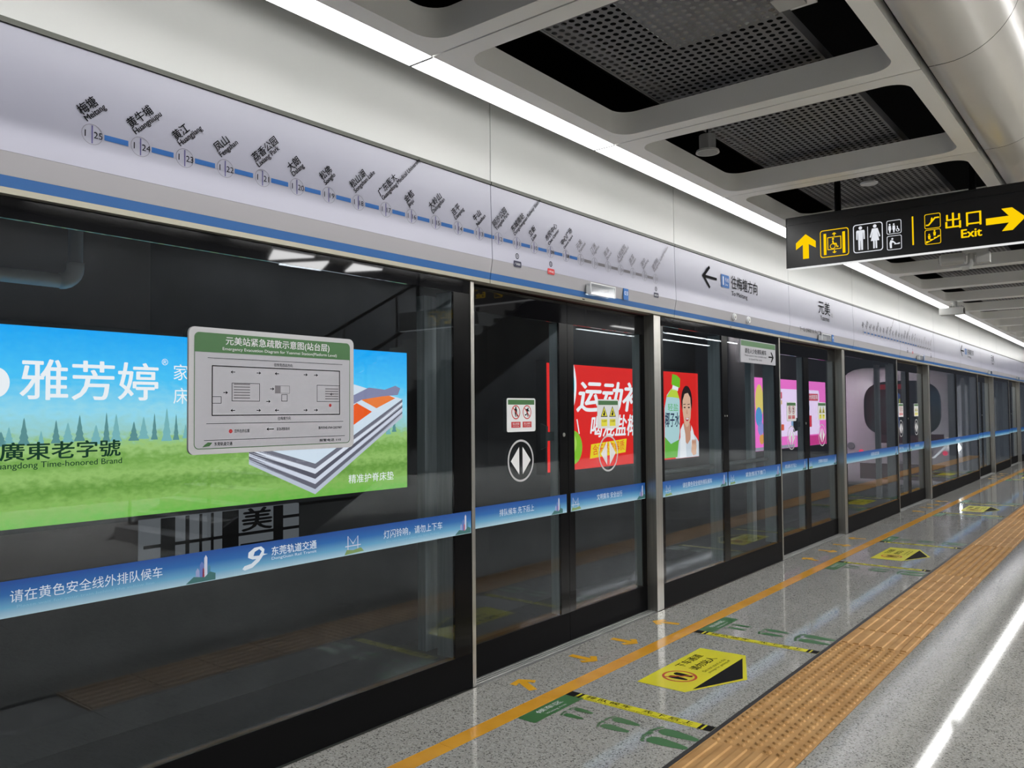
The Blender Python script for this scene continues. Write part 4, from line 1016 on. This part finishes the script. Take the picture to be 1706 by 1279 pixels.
obj('body', loft([sect(1.0, -.30, 2.66, 21.91), sect(1.0, -.30, 2.66, 44)]), mat('train_silver', (.34, .34, .34), .35, .6), tr, o_)
def fp(nm, loops, m_, lv): return flat(nm, loops, m_, tr, 'y', 21.02-.004*lv)
ws = []
for q in range(40):
    an = 2*math.pi*q/40; cc, ss = math.cos(an), math.sin(an)
    ws.append((-1.62+.86*math.copysign(abs(cc)**.6, cc), 1.62+.66*math.copysign(abs(ss)**.6, ss)))
fp('windscreen', ws, mat('windscreen_glass', (.015, .016, .02), .08), 1)
fp('mask', [(-2.2, .78), (-.7, .78), (-.72, 1.0), (-2.1, 1.0)], maroon, 1)
fp('destination_display', rect(-2.15, -1.55, 2.08, 2.2), E_('train_led', srgb(150, 30, 40), .7), 3)
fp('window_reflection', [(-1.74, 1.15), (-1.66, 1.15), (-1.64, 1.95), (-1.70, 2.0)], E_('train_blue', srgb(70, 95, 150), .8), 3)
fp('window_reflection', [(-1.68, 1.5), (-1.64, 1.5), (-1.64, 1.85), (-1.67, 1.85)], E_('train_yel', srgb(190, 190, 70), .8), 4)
fp('skirt', rect(-2.6, -.7, -.10, .28), maroon, 1)
for x in (-2.80, -.46):
    obj('headlight', MB().tube([(x, 20.99, .70), (x, 21.03, .70)], .085, 18), emat('headlight_beam', (.92, 1, .96), 40, True) if x > -1 else mat('headlight_off', (.3, .3, .3), .2), tr, o_)
    obj('tail_light', MB().tube([(x+(.24 if x < -1 else -.24), 21.0, .56), (x+(.24 if x < -1 else -.24), 21.04, .56)], .055, 14), E_('tail_red', srgb(255, 80, 110), 1.2), tr, o_)
fp('lamp_trim', [(-.98, .44), (-.92, .44), (-.58, .80), (-.64, .80)], E_('trim_white', (1, 1, 1), 1.0), 2)
obj('coupler', MB().tube([(-1.65, 20.6, -.35), (-1.65, 21.3, -.35)], .13, 12), blackm, tr, o_)
for k in range(8):
    y = 22.6+k*2.6
    obj('side_window', MB().box(-.355, -.345, y, y+1.3, .9, 1.9), emat('train_window_glow', (.75, .72, .66), .35), tr, o_)

# ================================================================ PLATFORM MIDDLE (seen only mirrored in the glass)
st = thing('staircase', 'dark staircase with handrail in the middle of the platform, mirrored in the glass', 'staircase', (6.4, 5, 0))
o_ = tuple(-Vector(st.location))
stm = mat('stair_side_panel', (.035, .037, .042), .6, 0, .2); rl = mat('handrail_steel', (.03, .03, .03), .8, 0, .05)
for x in (5.5, 7.4):
    obj('side_panel', MB().prism([(x, 4.9, 0), (x, 12.6, 4.15), (x, 12.6, 3.2), (x, 6.6, 0)], (.08, 0, 0)), stm, st, o_)
    obj('handrail', MB().tube([(x+.04, 4.6, .95), (x+.04, 5.0, 1.0), (x+.04, 10.9, 4.2)], .03, 8), rl, st, o_)
    for k in range(5):
        y = 5.2+k*1.2; z = (y-4.9)*.539
        obj('baluster', MB().box(x+.025, x+.055, y, y+.03, z, z+.95), rl, st, o_)
for k in range(24):
    y = 5.0+k*.3; z = .162*(k+1)
    obj('step', MB().box(5.58, 7.4, y, y+.32, z-.162, z), mat('stair_step', (.12, .12, .12), .5), st, o_)
# opposite strip lights and the chevron lights of the middle ceiling
for k in range(6):
    t = thing('strip_light', 'long white strip light over the far platform edge, %s row, %s from the camera end' % (['inner', 'outer'][k % 2], NTH[k//2]), 'light', ((9.8, 11.1)[k % 2], 21.5+(k//2)*3.2, 4.25), 'strip lights over the far platform edge')
    obj('diffuser', cached(('ol',), lambda: MB().box(-.07, .07, .02, 2.98, 0, .012)), strip_m, t)
    obj('housing', cached(('oh',), lambda: MB().box(-.09, .09, 0, 3.0, .0125, .05).box(-.01, .01, .5, .52, .05, .9).box(-.01, .01, 2.5, 2.52, .05, .9)), void_m, t)
chev = emat('chevron_light', (1, 1, 1), 14, True)
for k, tri in enumerate((((5.25, 5.88), (5.79, 6.19), (5.22, 6.47)), ((5.97, 6.48), (5.93, 7.13), (5.34, 6.80)), ((5.23, 7.13), (5.75, 7.42), (5.25, 7.66)))):
    ox = sum(p[0] for p in tri)/3; oy = sum(p[1] for p in tri)/3
    t = thing('chevron_light', 'white triangular hanging lamp over the platform middle, %s of three' % NTH[k], 'light', (ox, oy, 3.6), 'triangular lamps over the platform middle')
    obj('diffuser', MB().prism([(p[0]-ox, p[1]-oy, 0) for p in tri], (0, 0, .02)), chev, t)
    obj('frame', MB().prism([((p[0]-ox)*1.06, (p[1]-oy)*1.06, .021) for p in tri], (0, 0, .06)), blackm, t)
    obj('rod', MB().tube([(0, 0, .08), (0, 0, 1.55)], .01, 6), blackm, t)

for k, (xx, ln) in enumerate(((10.5, 9),)):
    for j in range(ln):
        t = thing('ceiling_lamp', 'wide white lamp in the high middle ceiling, %s from the camera end' % NTH[j], 'light', (xx, -2.0+j*3.6, 5.10), 'lamps in the high middle ceiling')
        obj('diffuser', cached(('cl',), lambda: MB().box(-.35, .35, 0, 3.0, 0, .015)), mid_m, t)
        obj('housing', cached(('clh',), lambda: MB().box(-.37, .37, -.02, 3.02, .0155, .03)), duct_m, t)

t = thing('added_train_light', 'added unseen lamp high on the tunnel wall that brightens the train nose', 'light', (-3.85, 16.9, 3.55))  # added lamp out of view, put in only to brighten the train nose
obj('case', MB().box(-.28, .28, -.14, .0, -.18, .18).box(-.30, .30, -.14, .10, .181, .20), blackm, t)
obj('bracket', MB().box(-.345, -.282, -.10, -.05, -.05, .05), duct_m, t)
obj('lens', MB().box(-.26, .26, .001, .006, -.16, .16), emat('added_train_glow', (1, .90, .94), 230, True), t)
